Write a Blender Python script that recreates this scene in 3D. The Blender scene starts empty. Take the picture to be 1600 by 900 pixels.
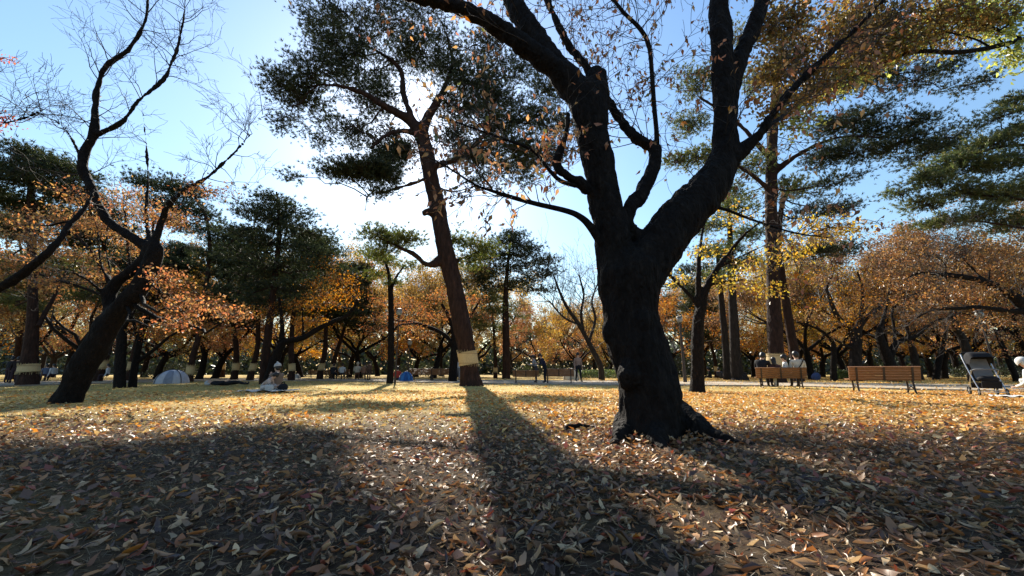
import bpy, math, random
import numpy as np
from mathutils import Vector, Matrix, noise

# ------------------------------------------------------------------ camera, sky, sun, exposure
S = bpy.context.scene
COL = S.collection
FPX, PITCH, CAMH = 600.0, math.radians(12.22), 0.70
cam = bpy.data.cameras.new('camera'); camo = bpy.data.objects.new('camera', cam); COL.objects.link(camo)
cam.sensor_width = 36.0; cam.lens = FPX / 1600 * 36.0
cam.clip_start = 0.02; cam.clip_end = 2000
camo.location = (0, 0, CAMH); camo.rotation_euler = (math.pi / 2 + PITCH, 0, 0)
S.camera = camo
SUN_EL, SUN_AZ = math.radians(34.5), math.radians(-16.2)      # azimuth measured from +Y towards +X
w = bpy.data.worlds.new('World'); S.world = w; w.use_nodes = True
nt = w.node_tree; nt.nodes.clear()
sky = nt.nodes.new('ShaderNodeTexSky'); sky.sky_type = 'NISHITA'; sky.sun_disc = False
sky.sun_elevation = SUN_EL; sky.sun_rotation = SUN_AZ
sky.altitude = 50; sky.air_density = 1.75; sky.dust_density = 0.55; sky.ozone_density = 6.5
bgn = nt.nodes.new('ShaderNodeBackground'); bgn.inputs[1].default_value = 0.08
wo = nt.nodes.new('ShaderNodeOutputWorld')
nt.links.new(sky.outputs[0], bgn.inputs[0]); nt.links.new(bgn.outputs[0], wo.inputs[0])
sd = Vector((math.sin(SUN_AZ) * math.cos(SUN_EL), math.cos(SUN_AZ) * math.cos(SUN_EL), math.sin(SUN_EL)))
sun = bpy.data.lights.new('sun', 'SUN'); sun.energy = 5.0; sun.angle = math.radians(0.55); sun.color = (1.0, 0.93, 0.80)
suno = bpy.data.objects.new('sun', sun); COL.objects.link(suno)
suno.rotation_euler = sd.to_track_quat('Z', 'Y').to_euler(); suno.location = sd * 60
S.view_settings.view_transform = 'Standard'; S.view_settings.look = 'None'
S.view_settings.exposure = 1.32; S.view_settings.gamma = 1.0; S.view_settings.use_curve_mapping = False
S.render.engine = 'CYCLES'
cy = S.cycles
cy.max_bounces = 5; cy.diffuse_bounces = 3; cy.glossy_bounces = 2; cy.transmission_bounces = 3; cy.transparent_max_bounces = 4
cy.use_denoising = True; cy.sample_clamp_indirect = 6.0
try: cy.denoiser = 'OPENIMAGEDENOISE'
except Exception: pass

# ------------------------------------------------------------------ projection helpers: a photo point put at its real distance
CP, SP = math.cos(PITCH), math.sin(PITCH)
def P(px, py, d):
    cx, cyy = (px - 800) / FPX, (450 - py) / FPX
    dy, dz = CP - cyy * SP, SP + cyy * CP
    t = d / dy
    return np.array((cx * t, d, CAMH + dz * t))
def T(px, py, d):                     # metres per photo pixel there
    return d / (CP - (450 - py) / FPX * SP) / FPX
def G(px, py):                        # ground point under a photo pixel
    cyy = (450 - py) / FPX
    dy, dz = CP - cyy * SP, SP + cyy * CP
    return P(px, py, -CAMH / dz * dy)
def GX(px, d):                        # ground point at distance d seen in photo column px
    zc = d * CP - CAMH * SP
    return np.array(((px - 800) / FPX * zc, d, 0.0))
def gz(x, y):
    return 0.02 * math.sin(x * 0.9 + 1.3) * math.cos(y * 0.7) + 0.012 * math.sin(x * 2.3 + y * 1.7)
def gza(x, y):
    return 0.02 * np.sin(x * 0.9 + 1.3) * np.cos(y * 0.7) + 0.012 * np.sin(x * 2.3 + y * 1.7)

# ------------------------------------------------------------------ mesh helpers
def mesh(parts, name='m', smooth=True):
    """parts: list of (V (n,3), F (m,3|4)[, material index])"""
    vs, lv, ls, lt, mi = [], [], [], [], []
    off = 0; lo = 0
    for p in parts:
        V, F = np.asarray(p[0], float), np.asarray(p[1], np.int64)
        if len(F) == 0: continue
        k = F.shape[1]
        vs.append(V); lv.append((F + off).ravel())
        ls.append(lo + np.arange(len(F)) * k); lt.append(np.full(len(F), k))
        mi.append(np.full(len(F), p[2] if len(p) > 2 else 0))
        off += len(V); lo += len(F) * k
    V = np.concatenate(vs); L = np.concatenate(lv); A = np.concatenate(ls); B = np.concatenate(lt); M = np.concatenate(mi)
    me = bpy.data.meshes.new(name)
    me.vertices.add(len(V)); me.vertices.foreach_set('co', V.astype(np.float32).ravel())
    me.loops.add(len(L)); me.loops.foreach_set('vertex_index', L.astype(np.int32))
    me.polygons.add(len(A)); me.polygons.foreach_set('loop_start', A.astype(np.int32)); me.polygons.foreach_set('loop_total', B.astype(np.int32))
    me.polygons.foreach_set('material_index', M.astype(np.int32))
    me.polygons.foreach_set('use_smooth', np.full(len(A), smooth))
    me.update(calc_edges=True)
    return me
def obj(name, me, mats, parent=None, kind=None):
    for m in (mats if isinstance(mats, (list, tuple)) else [mats]):
        if len(me.materials) < (len(mats) if isinstance(mats, (list, tuple)) else 1): me.materials.append(m)
    o = bpy.data.objects.new(name, me); COL.objects.link(o)
    if parent is not None: o.parent = parent
    if kind: o['kind'] = kind
    return o
def build(name, parts, mats, parent=None, kind=None, smooth=True):
    if parent is not None and parent.get('abs'):
        b = np.array(parent.location); parts = [(np.asarray(p[0], float) - b,) + tuple(p[1:]) for p in parts]
    return obj(name, mesh(parts, name, smooth), mats, parent, kind)
def tag(o, label, cat, group=None):
    o['label'] = label; o['category'] = cat
    if group: o['group'] = group
    return o
def thing(name, label, cat, loc=(0, 0, 0), group=None, rz=0, absolute=False):
    o = bpy.data.objects.new(name, None); COL.objects.link(o)
    o.location = loc; o.rotation_euler = (0, 0, rz); o.empty_display_size = 0.2
    if absolute: o['abs'] = 1
    return tag(o, label, cat, group)
def kids(o): return [c for c in bpy.data.objects if c.parent == o]
def copy_tree(o, label, loc, rz=0, sc=1.0, group=None):
    r = o.copy(); COL.objects.link(r); r.location = loc; r.rotation_euler = (0, 0, rz); r.scale = (sc,) * 3 if not hasattr(sc, '__len__') else sc
    r['label'] = label
    if group: r['group'] = group
    for c in CH.setdefault(o.name, kids(o)):
        k = c.copy(); COL.objects.link(k); k.parent = r
        for g in CH.setdefault(c.name, kids(c)):
            q = g.copy(); COL.objects.link(q); q.parent = k
    return r
CH = {}
def structure(name, parts, mat, smooth=True):
    o = build(name, parts, mat, smooth=smooth); o['kind'] = 'structure'; return o

def nrm(a): return a / np.maximum(np.linalg.norm(a, axis=-1, keepdims=True), 1e-9)
def catmull(pts, n):
    p = np.asarray(pts, float)
    q = np.vstack([2 * p[0] - p[1], p, 2 * p[-1] - p[-2]])
    out = []
    for i in range(1, len(q) - 2):
        a, b, c, d = q[i - 1], q[i], q[i + 1], q[i + 2]
        t = np.linspace(0, 1, n, endpoint=False)[:, None]
        out.append(0.5 * (2 * b + (c - a) * t + (2 * a - 5 * b + 4 * c - d) * t * t + (3 * b - a - 3 * c + d) * t ** 3))
    out.append(p[-1][None])
    return np.vstack(out)
def tubes(paths, sides):
    """paths: list of (pts (K,3), rad (K,)); returns mesh parts, ends capped"""
    byk = {}
    for p, r in paths: byk.setdefault(len(p), []).append((p, r))
    parts = []
    ang = np.arange(sides) / sides * 2 * math.pi
    for K, lst in byk.items():
        Pt = np.array([l[0] for l in lst], float); R = np.array([l[1] for l in lst], float)
        N = len(lst)
        tg = nrm(np.gradient(Pt, axis=1))
        mt = nrm(Pt[:, -1] - Pt[:, 0])
        ref = np.where(np.abs(mt[:, 2:3]) < 0.8, np.array([[0, 0, 1.0]]), np.array([[1.0, 0.3, 0]]))
        u = ref[:, None] - (ref[:, None] * tg).sum(-1, keepdims=True) * tg; u = nrm(u); v = np.cross(tg, u)
        ring = Pt[:, :, None] + R[:, :, None, None] * (np.cos(ang)[None, None, :, None] * u[:, :, None] + np.sin(ang)[None, None, :, None] * v[:, :, None])
        V = ring.reshape(-1, 3)
        i = np.arange(K - 1)[:, None]; j = np.arange(sides)[None]
        q = np.stack([i * sides + j, i * sides + (j + 1) % sides, (i + 1) * sides + (j + 1) % sides, (i + 1) * sides + j], -1).reshape(-1, 4)
        F = (q[None] + (np.arange(N) * K * sides)[:, None, None]).reshape(-1, 4)
        parts.append((V, F))
        if sides > 4:
            cap = []
            for e in (0, K - 1):
                for jj in range(1, sides - 1): cap.append([e * sides, e * sides + jj, e * sides + jj + 1])
            cap = np.array(cap)
            parts.append((V, (cap[None] + (np.arange(N) * K * sides)[:, None, None]).reshape(-1, 3)))
    return parts
def frames(d, rng, spin=True):
    d = nrm(np.asarray(d, float)); n = len(d)
    a = np.where(np.abs(d[:, 2:3]) < 0.9, np.array([[0, 0, 1.0]]), np.array([[1.0, 0, 0]]))
    u = nrm(np.cross(a, d)); v = np.cross(d, u)
    if spin:
        t = rng.uniform(0, 2 * math.pi, n)[:, None]
        u, v = u * np.cos(t) + v * np.sin(t), v * np.cos(t) - u * np.sin(t)
    return np.stack([u, v, d], -1)          # columns: local x,y,z
def inst(tv, tf, pos, R, s):
    tv = np.asarray(tv, float); tf = np.asarray(tf); n = len(pos)
    s = np.broadcast_to(np.asarray(s, float), (n,))
    V = np.einsum('nij,vj->nvi', R, tv) * s[:, None, None] + np.asarray(pos)[:, None]
    F = (tf[None] + (np.arange(n) * len(tv))[:, None, None]).reshape(-1, tf.shape[1])
    return V.reshape(-1, 3), F
def box(cx, cy_, cz, sx, sy, sz, rot=None):
    v = np.array([[x, y, z] for z in (-.5, .5) for y in (-.5, .5) for x in (-.5, .5)]) * (sx, sy, sz)
    if rot is not None: v = v @ np.array(rot).T
    f = np.array([[0, 2, 3, 1], [4, 5, 7, 6], [0, 1, 5, 4], [2, 6, 7, 3], [0, 4, 6, 2], [1, 3, 7, 5]])
    return v + (cx, cy_, cz), f
def ellipsoid(c, r, nu=14, nv=9, z0=-1.0, z1=1.0):
    V, F = [], []
    for i in range(nv + 1):
        z = z0 + (z1 - z0) * i / nv; z = math.sin(z * math.pi / 2); rr = math.sqrt(max(0, 1 - z * z))
        for j in range(nu):
            a = 2 * math.pi * j / nu
            V.append((c[0] + r[0] * rr * math.cos(a), c[1] + r[1] * rr * math.sin(a), c[2] + r[2] * z))
    for i in range(nv):
        for j in range(nu): F.append((i * nu + j, i * nu + (j + 1) % nu, (i + 1) * nu + (j + 1) % nu, (i + 1) * nu + j))
    return np.array(V), np.array(F)
def baked(parts, mods):
    o = bpy.data.objects.new('work', mesh(parts, 'work')); COL.objects.link(o)
    for typ, kw in mods:
        m = o.modifiers.new(typ.lower(), typ)
        for k, v in kw.items(): setattr(m, k, v)
    dg = bpy.context.evaluated_depsgraph_get()
    me = bpy.data.meshes.new_from_object(o.evaluated_get(dg))
    me2 = o.data; bpy.data.objects.remove(o); bpy.data.meshes.remove(me2)
    return me

# ------------------------------------------------------------------ materials
def mat(name):
    m = bpy.data.materials.new(name); m.use_nodes = True; m.node_tree.nodes.clear()
    return m, m.node_tree
def ramp(nt, stops, interp='LINEAR'):
    r = nt.nodes.new('ShaderNodeValToRGB'); cr = r.color_ramp; cr.interpolation = interp
    while len(cr.elements) < len(stops): cr.elements.new(0.5)
    for e, (p, c) in zip(cr.elements, stops): e.position = p; e.color = (*c, 1)
    return r
def leaf_mat(name, cols, trans=0.5, gloss=0.07, rough=0.4, obj_random=False, sat=1.0):
    m, nt = mat(name); N, L = nt.nodes, nt.links
    if obj_random: src = N.new('ShaderNodeObjectInfo').outputs['Random']
    else: src = N.new('ShaderNodeNewGeometry').outputs['Random Per Island']
    r = ramp(nt, [(i / len(cols), c) for i, c in enumerate(cols)], 'CONSTANT'); L.new(src, r.inputs[0])
    mu = N.new('ShaderNodeMath'); mu.operation = 'MULTIPLY'; mu.inputs[1].default_value = 37.7; L.new(src, mu.inputs[0])
    fr = N.new('ShaderNodeMath'); fr.operation = 'FRACT'; L.new(mu.outputs[0], fr.inputs[0])
    mr = N.new('ShaderNodeMapRange'); mr.inputs[3].default_value = 0.6; mr.inputs[4].default_value = 1.35; L.new(fr.outputs[0], mr.inputs[0])
    hs = N.new('ShaderNodeHueSaturation'); L.new(r.outputs[0], hs.inputs['Color']); L.new(mr.outputs[0], hs.inputs['Value'])
    if not obj_random:          # every tree a little different in hue
        oi = N.new('ShaderNodeObjectInfo'); hr = N.new('ShaderNodeMapRange'); hr.inputs[3].default_value = 0.499; hr.inputs[4].default_value = 0.522; L.new(oi.outputs['Random'], hr.inputs[0]); L.new(hr.outputs[0], hs.inputs['Hue'])
        m3 = N.new('ShaderNodeMath'); m3.operation = 'MULTIPLY'; m3.inputs[1].default_value = 13.3; L.new(oi.outputs['Random'], m3.inputs[0]); f3 = N.new('ShaderNodeMath'); f3.operation = 'FRACT'; L.new(m3.outputs[0], f3.inputs[0])
        s3 = N.new('ShaderNodeMapRange'); s3.inputs[3].default_value = 0.86; s3.inputs[4].default_value = 1.05; L.new(f3.outputs[0], s3.inputs[0]); L.new(s3.outputs[0], hs.inputs['Saturation'])
    d = N.new('ShaderNodeBsdfDiffuse'); t = N.new('ShaderNodeBsdfTranslucent'); g = N.new('ShaderNodeBsdfGlossy'); g.inputs['Roughness'].default_value = rough
    L.new(hs.outputs[0], d.inputs[0])
    h2 = N.new('ShaderNodeHueSaturation'); h2.inputs['Saturation'].default_value = 1.04 * sat; h2.inputs['Value'].default_value = 1.15; L.new(hs.outputs[0], h2.inputs['Color']); L.new(h2.outputs[0], t.inputs[0])
    a = N.new('ShaderNodeMixShader'); a.inputs[0].default_value = trans; L.new(d.outputs[0], a.inputs[1]); L.new(t.outputs[0], a.inputs[2])
    b = N.new('ShaderNodeMixShader'); b.inputs[0].default_value = gloss; L.new(a.outputs[0], b.inputs[1]); L.new(g.outputs[0], b.inputs[2])
    o = N.new('ShaderNodeOutputMaterial'); L.new(b.outputs[0], o.inputs[0])
    return m
def bark_mat(name, c1, c2, c3, scale=6.0, stretch=0.25, bump=0.6):
    m, nt = mat(name); N, L = nt.nodes, nt.links
    tc = N.new('ShaderNodeTexCoord'); mp = N.new('ShaderNodeMapping'); mp.inputs['Scale'].default_value = (scale, scale, scale * stretch)
    L.new(tc.outputs['Object'], mp.inputs[0])
    vo = N.new('ShaderNodeTexVoronoi'); vo.feature = 'DISTANCE_TO_EDGE'; vo.inputs['Scale'].default_value = 2.2; L.new(mp.outputs[0], vo.inputs[0])
    no = N.new('ShaderNodeTexNoise'); no.inputs['Scale'].default_value = 1.6; no.inputs['Detail'].default_value = 8; no.inputs['Roughness'].default_value = 0.65; L.new(mp.outputs[0], no.inputs[0])
    r = ramp(nt, [(0.3, c1), (0.55, c2), (0.75, c3)]); L.new(no.outputs[0], r.inputs[0])
    ad = N.new('ShaderNodeMath'); ad.operation = 'MULTIPLY_ADD'; ad.inputs[1].default_value = 0.9; L.new(vo.outputs[0], ad.inputs[0]); L.new(no.outputs[0], ad.inputs[2])
    bu = N.new('ShaderNodeBump'); bu.inputs['Strength'].default_value = bump; bu.inputs['Distance'].default_value = 0.05; L.new(ad.outputs[0], bu.inputs['Height'])
    b = N.new('ShaderNodeBsdfPrincipled'); b.inputs['Roughness'].default_value = 0.85; b.inputs['Specular IOR Level'].default_value = 0.12
    L.new(r.outputs[0], b.inputs['Base Color']); L.new(bu.outputs[0], b.inputs['Normal'])
    o = N.new('ShaderNodeOutputMaterial'); L.new(b.outputs[0], o.inputs[0])
    return m
def plain(name, col, rough=0.6, metal=0.0, var=0.25, scale=8.0, stretch=(1, 1, 1), spec=0.4, bump=0.0):
    m, nt = mat(name); N, L = nt.nodes, nt.links
    tc = N.new('ShaderNodeTexCoord'); mp = N.new('ShaderNodeMapping'); mp.inputs['Scale'].default_value = stretch; L.new(tc.outputs['Object'], mp.inputs[0])
    no = N.new('ShaderNodeTexNoise'); no.inputs['Scale'].default_value = scale; no.inputs['Detail'].default_value = 6; L.new(mp.outputs[0], no.inputs[0])
    r = ramp(nt, [(0.3, tuple(c * (1 - var) for c in col)), (0.7, tuple(min(1, c * (1 + var)) for c in col))]); L.new(no.outputs[0], r.inputs[0])
    b = N.new('ShaderNodeBsdfPrincipled'); b.inputs['Roughness'].default_value = rough; b.inputs['Metallic'].default_value = metal; b.inputs['Specular IOR Level'].default_value = spec
    L.new(r.outputs[0], b.inputs['Base Color'])
    if bump:
        bu = N.new('ShaderNodeBump'); bu.inputs['Strength'].default_value = bump; bu.inputs['Distance'].default_value = 0.02; L.new(no.outputs[0], bu.inputs['Height']); L.new(bu.outputs[0], b.inputs['Normal'])
    o = N.new('ShaderNodeOutputMaterial'); L.new(b.outputs[0], o.inputs[0])
    return m
BARK = bark_mat('cherry_bark', (.006, .0045, .004), (.012, .0088, .0075), (.028, .021, .017), 9, .45, .9)
BARK2 = bark_mat('grey_bark', (.014, .011, .0095), (.03, .023, .02), (.06, .048, .04), 5, .3, .7)
PBARK = bark_mat('pine_bark', (.014, .008, .006), (.036, .019, .014), (.075, .036, .024), 5, .28, .9)
TWIG = plain('twig_bark', (.03, .023, .02), .8, scale=20)
PTWIG = plain('pine_twig', (.035, .02, .015), .8, scale=20)
STRAW = plain('straw_mat', (.50, .37, .19), .85, var=.35, scale=30, stretch=(6, 6, .35), bump=.6)
ROPE = plain('straw_rope', (.22, .15, .07), .9, scale=60)
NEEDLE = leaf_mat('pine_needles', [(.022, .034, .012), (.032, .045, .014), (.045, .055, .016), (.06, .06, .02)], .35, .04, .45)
NEEDLE_Y = leaf_mat('sunny_needles', [(.06, .085, .018), (.095, .12, .025), (.13, .14, .03), (.17, .14, .035)], .55, .04, .45)  # lighter, yellower copy of the pine needles: sunlight put into the colour
L_OR = leaf_mat('orange_leaves', [(.50, .15, .022), (.52, .21, .038), (.34, .11, .03), (.50, .25, .05), (.20, .085, .035), (.42, .11, .025), (.36, .17, .05), (.26, .16, .055)], .5, .04)
L_BR = leaf_mat('brown_leaves', [(.25, .095, .03), (.32, .13, .035), (.17, .075, .035), (.34, .17, .05), (.13, .08, .04), (.24, .14, .05)], .45, .04)
L_YE = leaf_mat('yellow_leaves', [(.54, .31, .04), (.48, .25, .04), (.40, .28, .05), (.50, .20, .035), (.30, .20, .05)], .6, .05)
L_OC = leaf_mat('ochre_leaves', [(.46, .24, .05), (.52, .32, .07), (.34, .20, .05), (.42, .17, .035), (.30, .24, .07), (.22, .13, .05)], .5, .04)
L_YG = leaf_mat('yellow_green_leaves', [(.42, .40, .05), (.32, .34, .05), (.50, .42, .06), (.24, .26, .05)], .6, .05)
L_DR = leaf_mat('drooping_brown_leaves', [(.13, .06, .018), (.22, .09, .02), (.17, .10, .025), (.26, .16, .03), (.30, .10, .02), (.10, .065, .025), (.36, .20, .035)], .5, .04)
L_RD = leaf_mat('red_leaves', [(.50, .06, .04), (.55, .12, .04), (.42, .05, .05)], .55, .05)
L_GR = leaf_mat('dark_green_leaves', [(.025, .04, .015), (.04, .055, .02), (.055, .065, .02), (.03, .035, .018)], .35, .07)
L_HG = leaf_mat('hedge_leaves', [(.09, .13, .03), (.13, .17, .04), (.17, .19, .05)], .45, .06)
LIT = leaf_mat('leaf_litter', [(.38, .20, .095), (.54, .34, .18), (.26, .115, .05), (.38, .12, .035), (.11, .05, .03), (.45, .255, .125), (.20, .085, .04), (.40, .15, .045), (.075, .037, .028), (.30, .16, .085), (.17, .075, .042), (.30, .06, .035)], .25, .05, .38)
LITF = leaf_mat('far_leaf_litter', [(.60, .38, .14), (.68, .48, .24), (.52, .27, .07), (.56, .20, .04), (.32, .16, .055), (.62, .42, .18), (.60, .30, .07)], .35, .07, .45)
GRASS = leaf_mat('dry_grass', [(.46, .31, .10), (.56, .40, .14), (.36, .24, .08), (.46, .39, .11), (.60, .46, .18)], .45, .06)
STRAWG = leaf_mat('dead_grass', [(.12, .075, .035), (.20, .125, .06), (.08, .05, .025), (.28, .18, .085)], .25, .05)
OBJLEAF = {
    'tan': leaf_mat('tan_leaf', [(.42, .235, .12), (.55, .36, .20), (.37, .20, .105), (.30, .155, .075)], .25, .05, .4, True),
    'brown': leaf_mat('brown_leaf', [(.24, .11, .04), (.18, .085, .035), (.28, .14, .05)], .25, .05, .4, True),
    'orange': leaf_mat('orange_leaf', [(.50, .19, .04), (.46, .15, .035), (.52, .25, .06)], .3, .05, .4, True),
    'red': leaf_mat('red_leaf', [(.30, .035, .025), (.26, .045, .03), (.34, .07, .035)], .25, .05, .4, True),
    'purple': leaf_mat('purple_leaf', [(.10, .05, .035), (.075, .042, .032), (.13, .065, .042)], .2, .05, .4, True)}
HANGLEAF = {
    'orange': leaf_mat('hanging_orange_leaf', [(.52, .17, .03), (.55, .24, .045), (.45, .13, .03), (.38, .15, .05)], .55, .06, .4, True),
    'green': leaf_mat('hanging_green_leaf', [(.14, .15, .035), (.20, .19, .04), (.10, .12, .035), (.28, .20, .05)], .5, .06, .4, True)}

def ground_mat():
    m, nt = mat('ground_soil'); N, L = nt.nodes, nt.links
    tc = N.new('ShaderNodeTexCoord')
    n1 = N.new('ShaderNodeTexNoise'); n1.inputs['Scale'].default_value = 0.35; n1.inputs['Detail'].default_value = 4; L.new(tc.outputs['Object'], n1.inputs[0])
    n2 = N.new('ShaderNodeTexNoise'); n2.inputs['Scale'].default_value = 14; n2.inputs['Detail'].default_value = 10; n2.inputs['Roughness'].default_value = 0.75; L.new(tc.outputs['Object'], n2.inputs[0])
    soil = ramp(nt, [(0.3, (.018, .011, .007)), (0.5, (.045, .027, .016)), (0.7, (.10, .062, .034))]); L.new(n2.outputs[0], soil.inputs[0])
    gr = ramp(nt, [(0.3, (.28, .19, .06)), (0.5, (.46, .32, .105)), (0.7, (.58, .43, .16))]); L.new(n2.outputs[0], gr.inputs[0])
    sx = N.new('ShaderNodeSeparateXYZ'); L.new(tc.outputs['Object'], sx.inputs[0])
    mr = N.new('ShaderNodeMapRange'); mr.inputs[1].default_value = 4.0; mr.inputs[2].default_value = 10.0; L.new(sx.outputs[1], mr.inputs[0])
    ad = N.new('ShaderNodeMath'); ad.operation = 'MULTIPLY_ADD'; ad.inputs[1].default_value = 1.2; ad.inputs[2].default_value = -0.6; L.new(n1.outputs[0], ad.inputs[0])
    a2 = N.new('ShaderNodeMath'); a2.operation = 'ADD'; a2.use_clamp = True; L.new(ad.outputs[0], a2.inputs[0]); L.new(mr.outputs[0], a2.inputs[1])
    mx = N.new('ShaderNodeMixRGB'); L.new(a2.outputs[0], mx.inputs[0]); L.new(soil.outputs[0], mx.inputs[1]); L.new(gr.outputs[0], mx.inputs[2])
    bu = N.new('ShaderNodeBump'); bu.inputs['Strength'].default_value = 0.8; bu.inputs['Distance'].default_value = 0.03; L.new(n2.outputs[0], bu.inputs['Height'])
    b = N.new('ShaderNodeBsdfPrincipled'); b.inputs['Roughness'].default_value = 0.95; b.inputs['Specular IOR Level'].default_value = 0.15
    L.new(mx.outputs[0], b.inputs['Base Color']); L.new(bu.outputs[0], b.inputs['Normal'])
    o = N.new('ShaderNodeOutputMaterial'); L.new(b.outputs[0], o.inputs[0])
    return m

# ------------------------------------------------------------------ the ground and the path
rng = np.random.default_rng(7)
def axis(lo, hi, near, far):
    a = [0.0]; s = near
    while a[-1] < hi: a.append(a[-1] + s); s = min(s * 1.09, far)
    b = [0.0]; s = near
    while b[-1] > lo: b.append(b[-1] - s); s = min(s * 1.09, far)
    return np.array(sorted(set(a + b)))
gx, gy = axis(-600, 600, .15, 60), axis(-60, 700, .15, 60)
X, Y = np.meshgrid(gx, gy); Zg = gza(X, Y)
far_fade = np.clip(1.5 - np.hypot(X, Y) / 60, 0, 1); Zg = Zg * far_fade
nx = len(gx); ii, jj = np.meshgrid(np.arange(nx - 1), np.arange(len(gy) - 1))
q = (jj * nx + ii).ravel()
structure('ground', [(np.stack([X, Y, Zg], -1).reshape(-1, 3), np.stack([q, q + 1, q + 1 + nx, q + nx], -1))], ground_mat())
near_e = [(-260, 612), (0, 604.5), (150, 600), (300, 596.5), (450, 595.5), (600, 597), (760, 600), (900, 602), (1070, 603), (1200, 604), (1350, 607.5), (1600, 613.5), (1900, 623)]
far_e = [(-260, 603), (0, 598), (150, 595), (300, 592.6), (450, 592), (600, 593), (760, 594.5), (900, 595.5), (1070, 596.8), (1200, 598), (1350, 600), (1600, 603), (1900, 607)]
ne = catmull([G(*p)[:2] for p in near_e], 8); fe = catmull([G(*p)[:2] for p in far_e], 8)
pv, pf = [], []
K = 6
for a, b in zip(ne, fe):
    for k in range(K):
        x, y = a + (b - a) * k / (K - 1); pv.append((x, y, gz(x, y) + 0.012 if True else 0))
for i in range(len(ne) - 1):
    for k in range(K - 1): pf.append((i * K + k, (i + 1) * K + k, (i + 1) * K + k + 1, i * K + k + 1))
pv = np.array(pv); pv[:, 2] = pv[:, 2] * 0 + np.maximum(gza(pv[:, 0], pv[:, 1]), 0) * 0 + 0.036
structure('path', [(pv, np.array(pf))], plain('path_paving', (.33, .265, .19), .85, var=.15, scale=1.3, bump=.1))
# thin kerb stones along both path edges
def ribbon_box(line, wdt, h, z0):
    line = np.asarray(line); tg = nrm(np.gradient(line, axis=0)); n = np.stack([-tg[:, 1], tg[:, 0]], -1)
    a, b = line + n * wdt / 2, line - n * wdt / 2; m = len(line)
    V = np.concatenate([np.c_[a, np.full(m, z0)], np.c_[a, np.full(m, z0 + h)], np.c_[b, np.full(m, z0 + h)], np.c_[b, np.full(m, z0)]])
    i = np.arange(m - 1); F = []
    for r in range(3): F.append(np.stack([r * m + i, r * m + i + 1, (r + 1) * m + i + 1, (r + 1) * m + i], -1))
    return V, np.concatenate(F)
KERB = plain('kerb_stone', (.27, .23, .19), .85, var=.2, scale=3)
structure('path_kerb', [ribbon_box(ne, .12, .10, -.04)], KERB, False)
structure('path_kerb', [ribbon_box(fe, .12, .10, -.04)], KERB, False)

# ------------------------------------------------------------------ branching helpers
def rv(r): return Vector((r.gauss(0, 1), r.gauss(0, 1), r.gauss(0, 1)))
def grow(out, p, d, L, r, lev, mx, cfg, R):
    K = 3 if lev == mx and lev > 0 else 5; pts = [p]; rad = [r]; wob = cfg.get('wob', .22); up = cfg.get('up', .05); tip = .35 if lev < mx else .3
    for i in range(K):
        d = (d + rv(R) * wob + Vector((0, 0, up))).normalized(); p = p + d * (L / K); pts.append(p); rad.append(max(cfg.get('rmin', .003), r * (1 - (1 - tip) * (i + 1) / K)))
    out.setdefault(lev, []).append((np.array([tuple(q) for q in pts]), np.array(rad)))
    if lev < mx:
        n = cfg['n'][lev] if lev < len(cfg['n']) else 3
        for c in range(n):
            t = R.uniform(cfg.get('t0', .3), 1.0) if c else 1.0
            k = min(K - 1, int(t * K)); f = t * K - k
            q = pts[k].lerp(pts[k + 1], f); dd = (pts[k + 1] - pts[k]).normalized()
            ax = dd.cross(rv(R)).normalized(); an = R.uniform(*cfg.get('ang', (.45, 1.1))) * (0.5 if c == 0 else 1)
            nd = Matrix.Rotation(an, 3, ax) @ dd
            grow(out, q, nd, L * cfg.get('ratio', .62) * R.uniform(.7, 1.15), max(cfg.get('rmin', .003), rad[k] * .62), lev + 1, mx, cfg, R)
def limb(pts, n=6):
    """photo skeleton (px, py, width px, distance) to a 3-D path"""
    a = catmull(np.array(pts, float), n)
    p = np.array([P(*x) for x in a[:, [0, 1, 3]]])
    cx = (a[:, 0] - 800) / FPX
    r = np.maximum(a[:, 2], .6) / 2 * np.array([T(*x) for x in a[:, [0, 1, 3]]]) / np.sqrt(1 + cx ** 2)
    return p, r
def sprout(out, path, n, L, mx, cfg, R, t0=.25, r=None, spread=None):
    p, rad = path
    for i in range(n):
        t = R.uniform(t0, .99) * (len(p) - 1); k = int(t); q = p[k] + (p[k + 1] - p[k]) * (t - k)
        tg = Vector(nrm(p[k + 1] - p[k])); ax = tg.cross(rv(R)).normalized()
        d = (Matrix.Rotation(R.uniform(.6, 1.3), 3, ax) @ tg)
        if spread: d = (d + Vector(spread)).normalized()
        grow(out, Vector(q), d, L * R.uniform(.55, 1.2), min(rad[k] * .6, r or .03), 0, mx, cfg, R)
# leaf and needle shapes
def leaf_tpl(wd=.42, fold=.12, bend=.1):
    v = [(0, 0, 0), (wd * .5, .38, fold), (0, .42, bend * .4), (-wd * .5, .38, fold), (0, 1, -bend)]
    return np.array(v) - (0, .0, 0), np.array([(0, 1, 2), (0, 2, 3), (1, 4, 2), (2, 4, 3)])
def leaf2_tpl(wd=.55):
    return np.array([(0, 0, 0), (wd * .5, .45, .10), (0, 1, 0), (-wd * .5, .45, .10)], float), np.array([(0, 1, 2), (0, 2, 3)])
def tuft_tpl(seed, n=10, wid=.185):
    r = np.random.default_rng(seed); V, F = [], []
    for i in range(n):
        th = math.radians(r.uniform(12, 82)); ph = r.uniform(0, 2 * math.pi); L = r.uniform(.75, 1.1)
        d = np.array((math.sin(th) * math.cos(ph), math.sin(th) * math.sin(ph), math.cos(th)))
        s = nrm(np.cross(d, r.normal(size=3))) * wid / 2
        b = np.array((0, 0, r.uniform(-.25, .25)))
        V += [b + s, b - s, b + d * L]; F.append((3 * i, 3 * i + 1, 3 * i + 2))
    return np.array(V), np.array(F)
TUFT = [tuft_tpl(s) for s in range(4)]
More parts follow.
